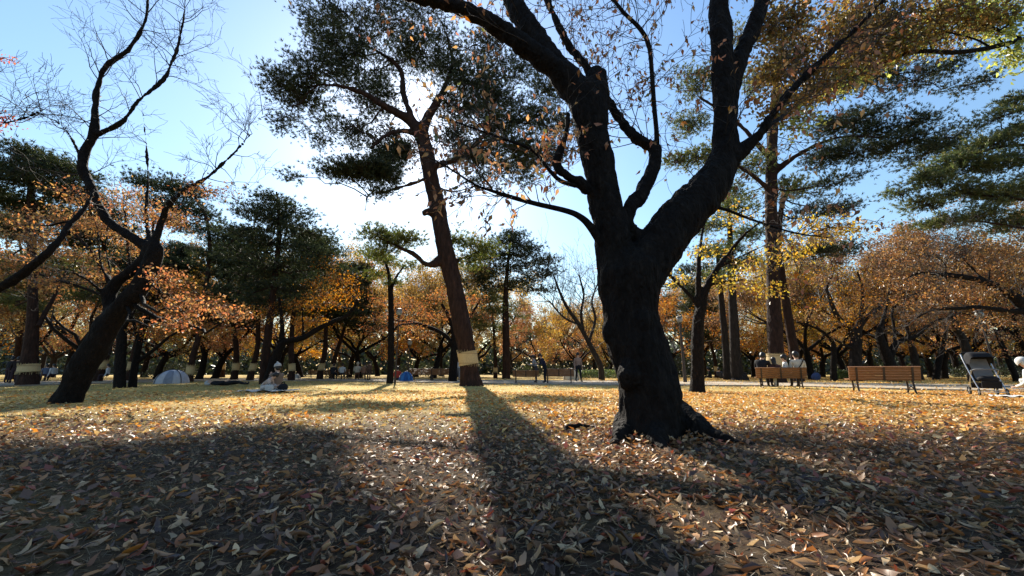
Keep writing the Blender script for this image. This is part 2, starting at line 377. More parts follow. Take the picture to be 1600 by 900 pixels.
def needles(pos, dirs, size, rng):
    out = []
    pos = np.asarray(pos); dirs = np.asarray(dirs); ix = rng.integers(0, 4, len(pos))
    for k in range(4):
        m = ix == k
        if m.any(): out.append(inst(*TUFT[k], pos[m], frames(dirs[m], rng), size * rng.uniform(.7, 1.25, m.sum())))
    return out
def leaves(pos, size, rng, droop=.5, tpl=None, spread=None):
    n = len(pos); d = rng.normal(size=(n, 3)); d[:, 2] -= droop * 1.3
    F = frames(d, rng); R = np.stack([F[..., 0], F[..., 2], F[..., 1]], -1)     # leaf runs along local y
    return [inst(*(tpl or leaf2_tpl()), pos, R, size * rng.uniform(.6, 1.25, n))]
NM, LM = 1.75, 1.9       # foliage sprays per mass: needles, broad leaves
def pads_crown(paths, pads, R, rng, kind, leaf_size, per, dz=1.0, sub_r=.014, flat=.5, tuft_scatter=.22, min_node=0):
    """foliage masses hung on the limbs: each has a bough, sub-branches and foliage round their ends"""
    nodes = np.concatenate([p[min_node:] for p, r in paths]); nrad = np.concatenate([r[min_node:] for p, r in paths])
    br, sb, fpos, fdir = [], [], [], []
    for pad in pads:
        px, py, rx, ry, d = pad[:5]; ncl = int((pad[5] if len(pad) > 5 else 12) * (NM if kind == 'needle' else LM))
        c = P(px, py, d); s = T(px, py, d); a, b = rx * s, ry * s
        dd = np.linalg.norm((nodes - c) * (1, 1, 1.25), axis=1) + np.where(nodes[:, 2] > c[2] + .5, 1.5, 0); k = int(dd.argmin())
        st = nodes[k]; Lb = np.linalg.norm(c - st)
        t = np.linspace(0, 1, 7)[:, None]
        mid = np.array((R.gauss(0, .1), R.gauss(0, .1), -.14 if c[2] < st[2] + 1 else .1)) * Lb
        bp = st * (1 - t) + c * t + mid * (4 * t * (1 - t)) + rng.normal(size=(7, 3)) * .035 * Lb * np.sin(t * math.pi)
        r0 = min(nrad[k] * .6, .012 + .015 * Lb); br.append((bp, np.linspace(r0, min(.010, r0), 7)))
        hubs = bp[3:]
        for i in range(ncl):
            u = rng.normal(size=3); u /= np.linalg.norm(u); u *= rng.uniform(.15, 1) ** (1 / 2.2)
            tg = c + u * (a, min(a, 2.6) * dz, b)
            h = hubs[int(np.linalg.norm(hubs - tg, axis=1).argmin())] * .75 + hubs[rng.integers(0, 4)] * .25
            h = hubs[int(np.linalg.norm(hubs - h, axis=1).argmin())]
            Ls = np.linalg.norm(tg - h) + 1e-3
            tt = np.linspace(0, 1, 5)[:, None]
            sp = h * (1 - tt) + tg * tt + rng.normal(size=(5, 3)) * .07 * Ls * np.sin(tt * math.pi) + np.array((0, 0, -.08 * Ls)) * 4 * tt * (1 - tt)
            sb.append((sp, np.linspace(sub_r, sub_r * .35, 5)))
            m = per
            f = rng.uniform(.45, 1.05, m)[:, None]
            k2 = np.minimum((f * 4).astype(int), 3)[:, 0]
            base = sp[k2] + (sp[k2 + 1] - sp[k2]) * (f * 4 - k2[:, None])
            off = rng.normal(size=(m, 3)) * tuft_scatter * (1, 1, flat)
            fpos.append(base + off); dr = off * .8 + (sp[-1] - sp[0]) / Ls * .25 + np.array((0, 0, .22)); fdir.append(dr)
    fpos = np.concatenate(fpos); fdir = np.concatenate(fdir)
    return br, sb, fpos, fdir
def band(parent, path, f0, f1, mat_=None):
    """straw mat wrapped round a trunk between two heights above its base"""
    p, r = path; z = p[:, 2]
    zz = np.linspace(f0, f1, 6); pts = np.stack([np.interp(zz, z[:20], p[:20, 0]), np.interp(zz, z[:20], p[:20, 1]), zz], -1)
    rr = np.interp(zz, z[:20], r[:20]) * 1.07 + .025
    rgs = np.random.default_rng(int(abs(p[0][0]) * 97) + 3); an = rgs.uniform(0, 2 * math.pi, 130); top = rgs.uniform(0, 1, 130) < .5
    zf = np.where(top, f1, f0); rb = np.interp(zf, z[:20], r[:20]) * 1.07 + .03; sgn = np.where(top, 1, -1) * rgs.uniform(.03, .11, 130)
    sx_ = np.interp(zf, z[:20], p[:20, 0]); sy_ = np.interp(zf, z[:20], p[:20, 1])
    fr = [(np.array([(sx_[i] + math.cos(an[i]) * rb[i], sy_[i] + math.sin(an[i]) * rb[i], zf[i] - sgn[i] * .4), (sx_[i] + math.cos(an[i]) * (rb[i] + .015), sy_[i] + math.sin(an[i]) * (rb[i] + .015), zf[i] + sgn[i])]), np.array([.008, .004])) for i in range(130)]
    rr = rr * (1 + rgs.normal(0, .012, len(rr)))
    o = build('straw_band', tubes([(pts, rr)], 18) + tubes(fr, 3), STRAW, parent)
    for zc in (f0 + .12 * (f1 - f0), f0 + .88 * (f1 - f0)):
        c = np.array((np.interp(zc, z[:20], p[:20, 0]), np.interp(zc, z[:20], p[:20, 1]), zc)); rad = np.interp(zc, z[:20], r[:20]) * 1.07 + .03
        a = np.linspace(0, 2 * math.pi, 19); ring = c + np.stack([np.cos(a) * rad, np.sin(a) * rad, a * 0], -1)
        b = np.array(parent.location) if parent.get('abs') else np.zeros(3)
        rp = [(V - b, F) for V, F in tubes([(ring, np.full(19, .012))], 5)]
        obj('rope', mesh(rp, 'rope'), ROPE, o)
def bumpy(me, amp, freq, zst=.35):
    n = len(me.vertices); co = np.empty(n * 3, np.float32); me.vertices.foreach_get('co', co); co = co.reshape(-1, 3)
    no = np.empty(n * 3, np.float32); me.vertices.foreach_get('normal', no); no = no.reshape(-1, 3)
    h = np.array([noise.fractal(Vector((c[0] * freq, c[1] * freq, c[2] * freq * zst)), 1.0, 2.0, 4) + .5 * abs(noise.noise(Vector((c[0] * freq * 2.6, c[1] * freq * 2.6, c[2] * freq * zst)))) for c in co])
    co += no * (h * amp)[:, None]; me.vertices.foreach_set('co', co.ravel()); me.update()
def hero_trunk(parent, paths, voxel, bark, amp=.02, freq=5, name='trunk', zst=.35):
    parts = tubes(paths, 14); b = np.array(parent.location)
    me = baked([(V - b, F) for V, F in parts], [('REMESH', dict(mode='VOXEL', voxel_size=voxel)), ('SMOOTH', dict(iterations=4, factor=.5))])
    bumpy(me, amp, freq, zst); me.polygons.foreach_set('use_smooth', np.full(len(me.polygons), True)); me.name = name
    me.materials.clear()
    return obj(name, me, bark, parent)
def twig_paths(out): return [x for l in out.values() for x in l]

# ------------------------------------------------------------------ the great dark cherry in the foreground
R = random.Random(11); rng = np.random.default_rng(11)
base = GX(1015, 4.5)
main = thing('cherry_tree', 'huge gnarled black cherry trunk forking close to the camera, right of centre', 'tree', base, absolute=True)
trunk = limb([(1013, 720, 112, 4.5), (1013, 690, 108, 4.5), (1014, 664, 98, 4.5), (1015, 640, 95, 4.5), (1014, 605, 96, 4.5), (1006, 570, 92, 4.5), (992, 530, 92, 4.5), (985, 490, 86, 4.5), (983, 450, 98, 4.5), (984, 425, 104, 4.5), (975, 400, 70, 4.5)])
left = limb([(972, 440, 76, 4.5), (962, 400, 62, 4.5), (955, 360, 54, 4.48), (945, 315, 52, 4.46), (937, 270, 49, 4.44), (929, 225, 48, 4.42), (921, 180, 54, 4.4), (918, 150, 50, 4.4), (912, 138, 38, 4.4)])
stub = limb([(925, 190, 52, 4.42), (930, 150, 44, 4.42), (931, 118, 30, 4.42), (931, 111, 27, 4.42)])
L1 = limb([(915, 160, 52, 4.4), (890, 128, 40, 4.36), (865, 106, 35, 4.3), (827, 78, 30, 4.2), (771, 38, 26, 4.05), (710, 9, 21, 3.95), (654, -6, 22, 3.9), (560, -40, 18, 3.8), (450, -110, 13, 3.8)])
L2 = limb([(900, 140, 46, 4.4), (868, 104, 38, 4.4), (842, 68, 35, 4.42), (818, 32, 31, 4.45), (797, -8, 29, 4.5), (775, -80, 30, 4.6), (770, -200, 20, 4.8)])
right = limb([(990, 440, 84, 4.5), (1018, 402, 78, 4.52), (1046, 362, 74, 4.55), (1075, 328, 72, 4.6), (1104, 296, 66, 4.65), (1126, 262, 54, 4.68), (1133, 228, 44, 4.7), (1132, 180, 37, 4.7), (1129, 93, 36, 4.72), (1123, 0, 30, 4.75), (1118, -120, 24, 4.8), (1110, -260, 14, 4.8)])
knob = limb([(1100, 320, 50, 4.62), (1112, 322, 40, 4.6), (1119, 328, 20, 4.58)])
R2 = limb([(1136, 190, 30, 4.7), (1143, 140, 28, 4.72), (1155, 95, 27, 4.75), (1175, 48, 26, 4.8), (1192, 0, 24, 4.85), (1225, -80, 18, 5)])
R3 = limb([(1135, 262, 34, 4.66), (1160, 238, 20, 4.6), (1186, 210, 15, 4.5), (1212, 172, 14, 4.45), (1240, 138, 13, 4.4), (1276, 102, 12, 4.3), (1314, 67, 11, 4.2), (1372, 9, 9, 4.1), (1420, -40, 7, 4)])
R4 = limb([(1140, 235, 14, 4.68), (1160, 226, 11, 4.7), (1190, 205, 9, 4.8), (1225, 180, 6, 5)])
M1 = limb([(972, 350, 26, 4.5), (985, 325, 25, 4.55), (1002, 302, 25, 4.6), (1016, 275, 23, 4.65), (1024, 245, 20, 4.7), (1020, 228, 18, 4.72), (1000, 220, 16, 4.75), (984, 207, 15, 4.8), (966, 182, 13, 4.85), (945, 150, 12, 4.9), (916, 105, 11, 4.95), (892, 75, 11, 5), (870, 35, 10, 5), (855, 0, 9, 5), (835, -70, 7, 5)])
M2 = limb([(1025, 236, 12, 4.7), (1026, 210, 8, 4.7), (1022, 165, 7.5, 4.7), (1019, 120, 7, 4.7), (1014, 72, 7, 4.7), (1000, 45, 7, 4.7), (975, 20, 6, 4.7), (955, -5, 5, 4.7)])
M3 = limb([(960, 345, 20, 4.5), (985, 356, 20, 4.5), (1003, 378, 22, 4.5), (1010, 400, 24, 4.5)])
B1 = limb([(955, 402, 20, 4.45), (924, 356, 13, 4.37), (905, 338, 10, 4.3), (883, 329, 9, 4.25), (840, 319, 8, 4.15), (799, 308, 7, 4.1), (765, 297, 5, 4), (743, 289, 4, 3.95), (700, 262, 3, 3.9), (660, 240, 2, 3.9)])
B2 = limb([(920, 300, 18, 4.4), (905, 286, 15, 4.35), (887, 275, 14, 4.3), (872, 262, 13, 4.3), (870, 246, 12, 4.3), (880, 226, 11, 4.3), (886, 200, 10, 4.3), (887, 175, 8, 4.3)])
B2b = limb([(900, 290, 8, 4.35), (875, 282, 7, 4.3), (855, 262, 6, 4.25), (830, 234, 5, 4.2), (780, 215, 3.5, 4.1), (730, 197, 3, 4), (687, 182, 2, 4)])
B4 = limb([(1110, 322, 8, 4.6), (1135, 328, 5.5, 4.6), (1180, 345, 4.5, 4.55), (1242, 364, 3.5, 4.5), (1300, 372, 2, 4.5)])
def groot(pts):       # surface root: (px, py, radius m, height of its middle)
    a = np.array([[*G(px, py)[:2], h, r] for px, py, r, h in pts]); a = catmull(a, 6); return a[:, :3], a[:, 3]
roots = [groot([(1035, 668, .26, .22), (1065, 676, .19, .15), (1092, 683, .14, .075), (1116, 687, .09, .03), (1145, 691, .05, .0), (1180, 695, .03, -.02)]),
         groot([(985, 676, .16, .14), (972, 686, .10, .05), (962, 691, .05, .0), (952, 694, .03, -.02)]),
         groot([(1020, 684, .14, .12), (1028, 694, .09, .03), (1036, 701, .04, -.02)]),
         groot([(930, 664, .02, -.02), (915, 667, .03, .01), (898, 668, .032, .012), (880, 669, .02, -.02)])]
bp, br_ = trunk
burls = [(np.array([P(x, y, d)]) + np.array([[0, 0, -1.3], [0, 0, -.8], [0, 0, 0], [0, 0, .8], [0, 0, 1.3]]) * r, np.array([r * .25, r * .75, r, r * .75, r * .25])) for x, y, d, r in [(955, 520, 4.47, .12), (1030, 545, 4.42, .11), (960, 430, 4.45, .13), (1025, 625, 4.4, .2), (1045, 640, 4.5, .15), (1150, 232, 4.66, .08), (1000, 500, 4.25, .12), (985, 585, 4.3, .14)]]
hero_trunk(main, [trunk, left, stub, L1, L2, right, knob, R2, R3, M1, M3, B2] + roots + burls, .023, BARK, .028, 9, zst=.35)
thin = [R4, M2, B1, B2b, B4]
build('bough', tubes(thin, 8), BARK, main, 'stuff')
out = {}
cfg = dict(n=[4, 3, 2], wob=.2, up=.02, ratio=.6, rmin=.003, ang=(.4, 1.0))
for pth, n, L in ((M1, 30, .85), (M2, 26, .7), (B1, 20, .5), (B2b, 20, .55), (B2, 9, .5), (B4, 12, .45), (R3, 24, .65), (R4, 10, .6), (L1, 16, .8), (L2, 8, .8), (right, 16, .8), (R2, 12, .8)):
    sprout(out, pth, n, L, 2, cfg, R, t0=.35, r=.008)
build('twigs', tubes(twig_paths(out), 3), TWIG, main, 'stuff')
tw = out[1] + out[2]
def in_view(p):
    zc = p[1] * CP + (p[2] - CAMH) * SP
    if zc <= .1: return False
    x = 800 + FPX * p[0] / zc; y = 450 - FPX * ((p[2] - CAMH) * CP - p[1] * SP) / zc
    return 5 < x < 1595 and 5 < y < 895
lm = []
for k in range(5):
    v, f = leaf_tpl(.45 + .05 * (k % 3), .06 + .05 * (k % 2), .05 + .06 * k); m_ = mesh([(v, f)], 'hanging_leaf'); m_.materials.append(HANGLEAF['orange']); lm.append(m_)
R.shuffle(tw); made = 0
for p, r in tw:
    if made >= 290: break
    for _ in range(R.choice((0, 1, 1, 2))):
        q = p[R.randint(len(p) // 2, len(p) - 1)]
        if not in_view(q): continue
        o = bpy.data.objects.new('leaf', R.choice(lm)); COL.objects.link(o); o.parent = main
        o.location = q - base; o.rotation_euler = (R.uniform(-2.6, -.7), R.gauss(0, .6), R.uniform(0, 6.28)); o.scale = (R.uniform(.065, .11),) * 3
        zc = q[1] * CP + (q[2] - CAMH) * SP; x = 800 + FPX * q[0] / zc
        o.material_slots[0].link = 'OBJECT'; o.material_slots[0].material = HANGLEAF['green' if (R.random() < (.55 if 960 < x < 1060 else .15)) else 'orange']
        made += 1

rest = np.array([p[R.randint(len(p) // 2, len(p) - 1)] + np.array((R.gauss(0, .02), R.gauss(0, .02), -.02)) for p, r in tw[220:] for _ in range(R.choice((0, 1, 1, 1)))])
build('foliage', leaves(rest, .092, rng, 1.0, leaf_tpl(.48, .08, .1)), L_OR, main, 'stuff', smooth=False)

# ------------------------------------------------------------------ trees given by their photo skeleton
def tree(name, label, limbs, bark, pads=None, kind='leaf', leafmat=None, size=.1, per=12, twigs=None, bandz=None, hero=None, sub_r=.014, flat=.5, scat=.25, seed=1, dz=1.0, group=None, min_node=0, fol='crown', pads2=None, mat2=None, twigmat=None):
    R = random.Random(seed); rng = np.random.default_rng(seed)
    paths = [limb(l) for l in limbs]
    b = paths[0][0][0].copy(); b[2] = 0
    t = thing(name, label, 'tree', b, group, absolute=True)
    # carry the trunk into the ground with a flare
    p, r = paths[0]
    foot = p[0].copy(); foot[2] = min(foot[2], 0) - .15
    paths[0] = (np.vstack([foot[None], p]), np.concatenate([[r[0] * 1.18], r]))
    if hero: hero_trunk(t, paths, hero[0], bark, hero[1], hero[2])
    else: build('trunk', tubes(paths, 10), bark, t)
    if bandz: band(t, paths[0], *bandz)
    tm = twigmat or (PTWIG if kind == 'needle' else TWIG)
    if twigs:
        out = {}
        for (k, n, L, mx, r, cfg) in twigs: sprout(out, paths[k], n, L, mx, cfg, R, r=r)
        build('twigs', tubes(twig_paths(out), 3), tm, t, 'stuff')
    for pd, lm_, nm in ((pads, leafmat, fol), (pads2, mat2, 'foliage')):
        if not pd: continue
        br, sb, fp, fd = pads_crown(paths, pd, R, rng, kind, size, per, dz, sub_r, flat, scat, min_node)
        build('boughs', tubes(br, 6), bark, t, 'stuff'); build('branchlets', tubes(sb, 3), tm, t, 'stuff')
        if kind == 'needle': build(nm, needles(fp, fd, size, rng), lm_, t, 'stuff', smooth=False)
        else: build(nm, leaves(fp, size, rng), lm_, t, 'stuff', smooth=False)
    return t

D = 19.2
tree('pine_tree', 'tall leaning red pine with straw-wrapped foot in front of the sun, left of centre', [
    [(737, 604, 40, D), (735, 590, 33, D), (733, 572, 28, D), (728, 540, 28, D), (720, 500, 28, D), (708, 440, 27, D), (694, 380, 26, D), (683, 320, 25, D), (674, 280, 24, D), (665, 233, 24, D), (655, 200, 23, D)],
    [(657, 208, 20, D), (640, 188, 15, D), (612, 172, 12, D - .4), (592, 160, 10, D - .6), (567, 145, 8, D - .8), (534, 135, 6, D - 1), (500, 132, 4, D - 1)],
    [(652, 205, 14, D), (640, 175, 10, D), (630, 145, 9, D + .5), (627, 112, 8, D + 1), (604, 89, 6, D + 1), (570, 70, 4, D + 1)],
    [(657, 210, 20, D), (668, 185, 14, D), (683, 160, 11, D), (695, 135, 8, D + .4), (707, 100, 6, D + .6), (700, 60, 4, D + .8)],
    [(670, 262, 14, D), (690, 256, 10, D - .3), (725, 243, 8, D - .8), (767, 201, 6, D - 1), (800, 190, 4, D - 1)],
    [(652, 210, 10, D), (634, 205, 8, D), (610, 208, 7, D - .5), (592, 220, 6, D - .8), (580, 232, 4, D - 1)],
    [(672, 275, 9, D), (650, 285, 6, D - .6), (600, 300, 5, D - 1), (576, 305, 4, D - 1.2), (570, 330, 3, D - 1.2)],
    [(690, 405, 16, D), (678, 412, 12, D - .4), (664, 412, 9, D - .7), (648, 398, 7, D - .9), (620, 385, 5, D - 1), (590, 370, 3, D - 1)],
    [(700, 415, 8, D), (720, 405, 6, D + .5), (745, 395, 4, D + 1)],
    [(676, 332, 13, D), (668, 331, 12, D - .3), (661, 334, 9, D - .5)]], PBARK,
    [(520, 70, 62, 42, D, 62), (560, 105, 70, 45, D + 1, 46), (495, 110, 55, 30, D - 1, 34), (450, 135, 45, 17, D - 1, 26), (475, 160, 55, 22, D, 24), (440, 195, 30, 10, D - 1, 7), (500, 210, 45, 16, D, 10), (500, 30, 50, 25, D + 1, 26), (610, 45, 60, 28, D + 1.5, 28), (650, 15, 70, 25, D + 1, 24), (580, 150, 50, 28, D + 1, 40), (555, 205, 45, 22, D + 1, 26), (598, 236, 26, 18, D + 1.5, 24), (612, 205, 18, 12, D + 1, 8), (629, 236, 13, 24, D, 30), (640, 90, 45, 26, D + 1.5, 24), (716, 215, 26, 18, D + 1, 18),
     (556, 264, 50, 15, D - 1.5, 40), (594, 268, 42, 16, D - 1, 36), (515, 268, 30, 9, D - 1.5, 8), (595, 300, 30, 6, D - 1.2, 7), (465, 278, 30, 7, D - 1, 3), (600, 255, 40, 10, D, 12),
     (700, 105, 45, 30, D + .5, 34), (745, 130, 45, 28, D, 44), (720, 170, 50, 26, D + 1, 40), (780, 150, 45, 28, D - .5, 32), (770, 195, 55, 24, D - .8, 38), (830, 180, 45, 24, D - 1, 28), (800, 235, 60, 24, D - 1, 46), (870, 200, 35, 20, D - 1, 18), (860, 140, 40, 22, D - 1, 20), (810, 110, 40, 20, D - .5, 16), (760, 60, 45, 18, D, 14), (850, 240, 40, 20, D - 1, 24), (815, 268, 45, 11, D - 1, 12), (430, 118, 26, 12, D - 1, 9), (660, 80, 50, 30, D + 1, 26), (600, 10, 60, 25, D + 1, 26), (545, 25, 60, 30, D, 30), (780, 95, 50, 22, D, 20), (738, 246, 32, 18, D - .5, 26), (770, 275, 40, 12, D, 10), (690, 60, 50, 25, D + 1, 18), (740, 70, 40, 20, D + 1, 12)],
    'needle', NEEDLE, .17, 17, bandz=(1.0, 1.62), hero=(.07, .045, 2.6), sub_r=.02, flat=.45, scat=.27, seed=3,
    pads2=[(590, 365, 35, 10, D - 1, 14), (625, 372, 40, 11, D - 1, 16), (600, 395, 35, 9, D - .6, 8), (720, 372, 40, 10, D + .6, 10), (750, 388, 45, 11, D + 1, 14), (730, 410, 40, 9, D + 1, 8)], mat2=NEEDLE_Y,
    twigs=[(k, 10, 1.6, 2, .03, dict(n=[3, 2, 2], wob=.35, up=.03, ratio=.6, rmin=.006)) for k in (1, 2, 3, 4, 5)])

d = 9.3
CH_CFG = dict(n=[4, 4, 3, 3], wob=.22, up=.03, ratio=.6, rmin=.0035, ang=(.4, 1.1))
tree('cherry_tree', 'bare twisted black cherry leaning right, nearest tree on the left', [
    [(100, 634, 62, d), (110, 615, 52, d), (122, 590, 50, d), (138, 560, 52, d), (156, 530, 48, d), (174, 500, 46, d), (196, 475, 40, d), (216, 452, 36, d), (232, 420, 32, d), (243, 392, 30, d), (238, 378, 22, d)],
    [(174, 498, 24, d), (170, 475, 23, d), (172, 455, 23, d), (185, 438, 22, d), (205, 424, 21, d), (222, 408, 22, d), (232, 390, 24, d)],
    [(238, 390, 24, d), (220, 380, 20, d), (196, 364, 19, d), (170, 346, 18, d), (154, 320, 18, d), (140, 288, 18, d), (129, 264, 19, d), (133, 236, 18, d), (146, 211, 17, d), (149, 169, 13, d), (155, 130, 11, d), (166, 104, 11, d), (200, 78, 9, d), (218, 50, 8, d), (229, 22, 6, d), (232, -30, 5, d), (240, -120, 3, d)],
    [(146, 211, 12, d), (165, 204, 10, d), (191, 190, 9, d), (218, 156, 8, d), (256, 124, 8, d + .2), (268, 98, 7, d + .3), (277, 75, 6, d + .4), (287, 27, 5, d + .5), (289, -10, 4, d + .5), (285, -90, 3, d + .6)],
    [(240, 385, 18, d), (252, 345, 13, d), (267, 316, 11, d - .2), (290, 296, 9, d - .4), (320, 280, 8, d - .6), (348, 256, 6, d - .7), (373, 231, 5, d - .8), (400, 198, 3, d - .9), (425, 150, 2, d - 1)],
    [(130, 262, 9, d), (118, 228, 6, d), (104, 205, 5, d), (84, 187, 4.5, d - .2), (44, 160, 4, d - .4), (0, 138, 3, d - .6), (-40, 120, 2, d - .8)],
    [(168, 470, 12, d), (150, 448, 9, d - .2), (131, 434, 7, d - .3), (100, 422, 6, d - .5), (60, 418, 5, d - .7), (10, 424, 3.5, d - .8)],
    [(170, 440, 9, d), (158, 415, 7, d), (155, 385, 6, d), (150, 350, 4, d), (135, 320, 2.5, d)],
    [(172, 450, 8, d), (172, 420, 6, d + .2), (165, 390, 5, d + .3), (168, 350, 3, d + .3)],
    [(228, 330, 8, d + .6), (231, 280, 6, d + .6), (229, 230, 5, d + .6), (225, 190, 4, d + .6), (224, 172, 3, d + .6)],
    [(235, 385, 12, d), (230, 350, 9, d + .5), (228, 325, 8, d + .6)]], BARK,
    pads=[(270, 340, 40, 22, d + .3, 14), (330, 300, 40, 16, d - .5, 10), (260, 430, 40, 18, d - .8, 12), (310, 470, 50, 16, d - 1, 16), (280, 500, 45, 14, d - .8, 10), (150, 320, 30, 20, d + .4, 8), (360, 490, 35, 10, d - 1, 8), (110, 300, 30, 15, d, 6)], leafmat=L_OR, size=.075, per=13, scat=.13, sub_r=.005, flat=.7,
    twigs=[(2, 34, 1.15, 2, .016, CH_CFG), (3, 26, 1.05, 2, .014, CH_CFG), (4, 22, .9, 2, .012, CH_CFG), (5, 10, .7, 2, .01, CH_CFG), (6, 8, .6, 2, .01, CH_CFG), (9, 8, .5, 1, .01, CH_CFG), (7, 6, .5, 1, .01, CH_CFG)],
    hero=(.045, .03, 5), seed=5)

d = 8.0
tree('cherry_tree', 'cherry whose dark leaning limb crosses the left edge of the picture, a few red leaves', [
    [(-190, 640, 60, d), (-180, 600, 50, d), (-150, 540, 44, d), (-100, 500, 36, d), (-40, 470, 26, d), (0, 450, 22, d), (37, 426, 20, d), (81, 388, 16, d), (110, 350, 12, d + .3), (132, 326, 9, d + .5), (150, 290, 5, d + .8)],
    [(-160, 560, 34, d), (-190, 450, 30, d), (-170, 330, 26, d), (-120, 220, 20, d), (-80, 160, 14, d), (-50, 110, 8, d)],
    [(-130, 240, 12, d), (-60, 215, 9, d), (0, 195, 6, d), (50, 180, 4, d), (95, 155, 2, d)],
    [(60, 405, 8, d), (40, 390, 6, d), (10, 380, 5, d - .3), (-20, 385, 4, d - .4)]], BARK,
    pads=[(4, 185, 18, 20, d, 9), (8, 90, 14, 10, d, 4), (-40, 200, 30, 30, d, 8)], leafmat=L_RD, size=.075, per=7, scat=.10, sub_r=.004,
    twigs=[(2, 16, .9, 2, .012, CH_CFG), (1, 10, 1.2, 2, .014, CH_CFG), (0, 10, .8, 2, .012, CH_CFG)], hero=(.04, .025, 5), seed=6,
    pads2=[(60, 350, 45, 20, d + .5, 12), (20, 395, 40, 14, d + .2, 10), (100, 300, 40, 18, d + .8, 8)], mat2=L_OR)

d = 19.4
tree('pine_tree', 'thick banded pine trunk at the far left edge with a dark spreading crown', [
    [(42, 603, 42, d), (44, 590, 38, d), (46, 560, 30, d), (50, 520, 24, d), (51, 480, 19, d), (51, 440, 17, d), (50, 390, 16, d), (48, 330, 15, d), (50, 280, 12, d), (56, 240, 7, d)],
    [(60, 510, 10, d), (70, 490, 9, d + .3), (84, 465, 7, d + .5), (100, 430, 5, d + .8)],
    [(50, 330, 8, d), (80, 300, 6, d), (120, 280, 4, d)], [(48, 350, 8, d), (20, 320, 6, d), (-20, 300, 4, d)]], PBARK,
    [(55, 248, 45, 16, d, 26), (20, 265, 45, 18, d, 24), (100, 265, 45, 16, d, 24), (60, 285, 60, 18, d, 30), (10, 310, 45, 20, d, 20), (110, 300, 45, 16, d, 20), (60, 330, 60, 18, d + 1, 20), (20, 360, 40, 16, d + 1, 14), (-30, 290, 40, 25, d, 14)], 'needle', NEEDLE, .18, 22, bandz=(.62, 1.0), sub_r=.018, flat=.4, scat=.32, seed=8,
    pads2=[(30, 470, 30, 14, d + 2, 8), (120, 410, 40, 12, d + 2, 8), (140, 460, 40, 12, d + 3, 10)], mat2=NEEDLE_Y)

d = 17.0
tree('cherry_tree', 'straight black cherry trunk with orange crown just right of the leaning bare tree', [
    [(187, 604, 22, d), (187, 585, 20, d), (188, 560, 19, d), (190, 530, 18, d), (189, 505, 16, d), (180, 470, 12, d), (165, 430, 10, d), (140, 390, 7, d), (110, 360, 4, d)],
    [(190, 515, 12, d), (205, 490, 9, d), (220, 450, 8, d), (235, 400, 6, d), (240, 340, 4, d)], [(188, 500, 9, d), (205, 460, 7, d + .5), (200, 390, 6, d + .6), (195, 330, 4, d + .6)], [(180, 470, 8, d), (130, 450, 6, d), (80, 435, 5, d), (40, 420, 3, d)]], BARK,
    [(100, 340, 55, 18, d, 20), (55, 375, 50, 18, d, 18), (160, 355, 50, 20, d, 22), (40, 410, 45, 14, d - .5, 16), (120, 400, 50, 15, d - .5, 16), (200, 310, 50, 22, d + .8, 16), (245, 340, 45, 22, d, 18), (215, 380, 45, 20, d + .4, 14), (90, 440, 50, 12, d, 12), (160, 430, 40, 14, d - .8, 12), (20, 340, 30, 16, d, 8)], leafmat=L_OR, size=.115, per=26, scat=.24, sub_r=.007, seed=9, dz=.9,
    twigs=[(k, 12, 1.2, 2, .015, CH_CFG) for k in (0, 1, 2, 3)])
d = 17.6
tree('cherry_tree', 'small forked cherry with low orange boughs between the leaning bare tree and the grey tent', [
    [(207, 603, 16, d), (208, 590, 14, d), (211, 570, 13, d), (216, 545, 12, d), (222, 520, 10, d), (235, 490, 7, d), (250, 455, 5, d)],
    [(214, 566, 9, d), (228, 556, 8, d), (245, 543, 7, d - .2), (264, 527, 5, d - .4), (300, 505, 3, d - .6)],
    [(216, 545, 7, d), (212, 515, 6, d), (200, 480, 4, d)]], BARK,
    [(280, 455, 45, 14, d, 16), (330, 475, 50, 14, d - .5, 20), (265, 485, 45, 14, d, 16), (370, 485, 35, 11, d - .6, 10), (300, 510, 45, 11, d, 14), (250, 520, 35, 11, d, 10), (230, 440, 40, 14, d, 10), (345, 515, 30, 9, d - .5, 6)], leafmat=L_OR, size=.115, per=26, scat=.22, sub_r=.007, seed=10)

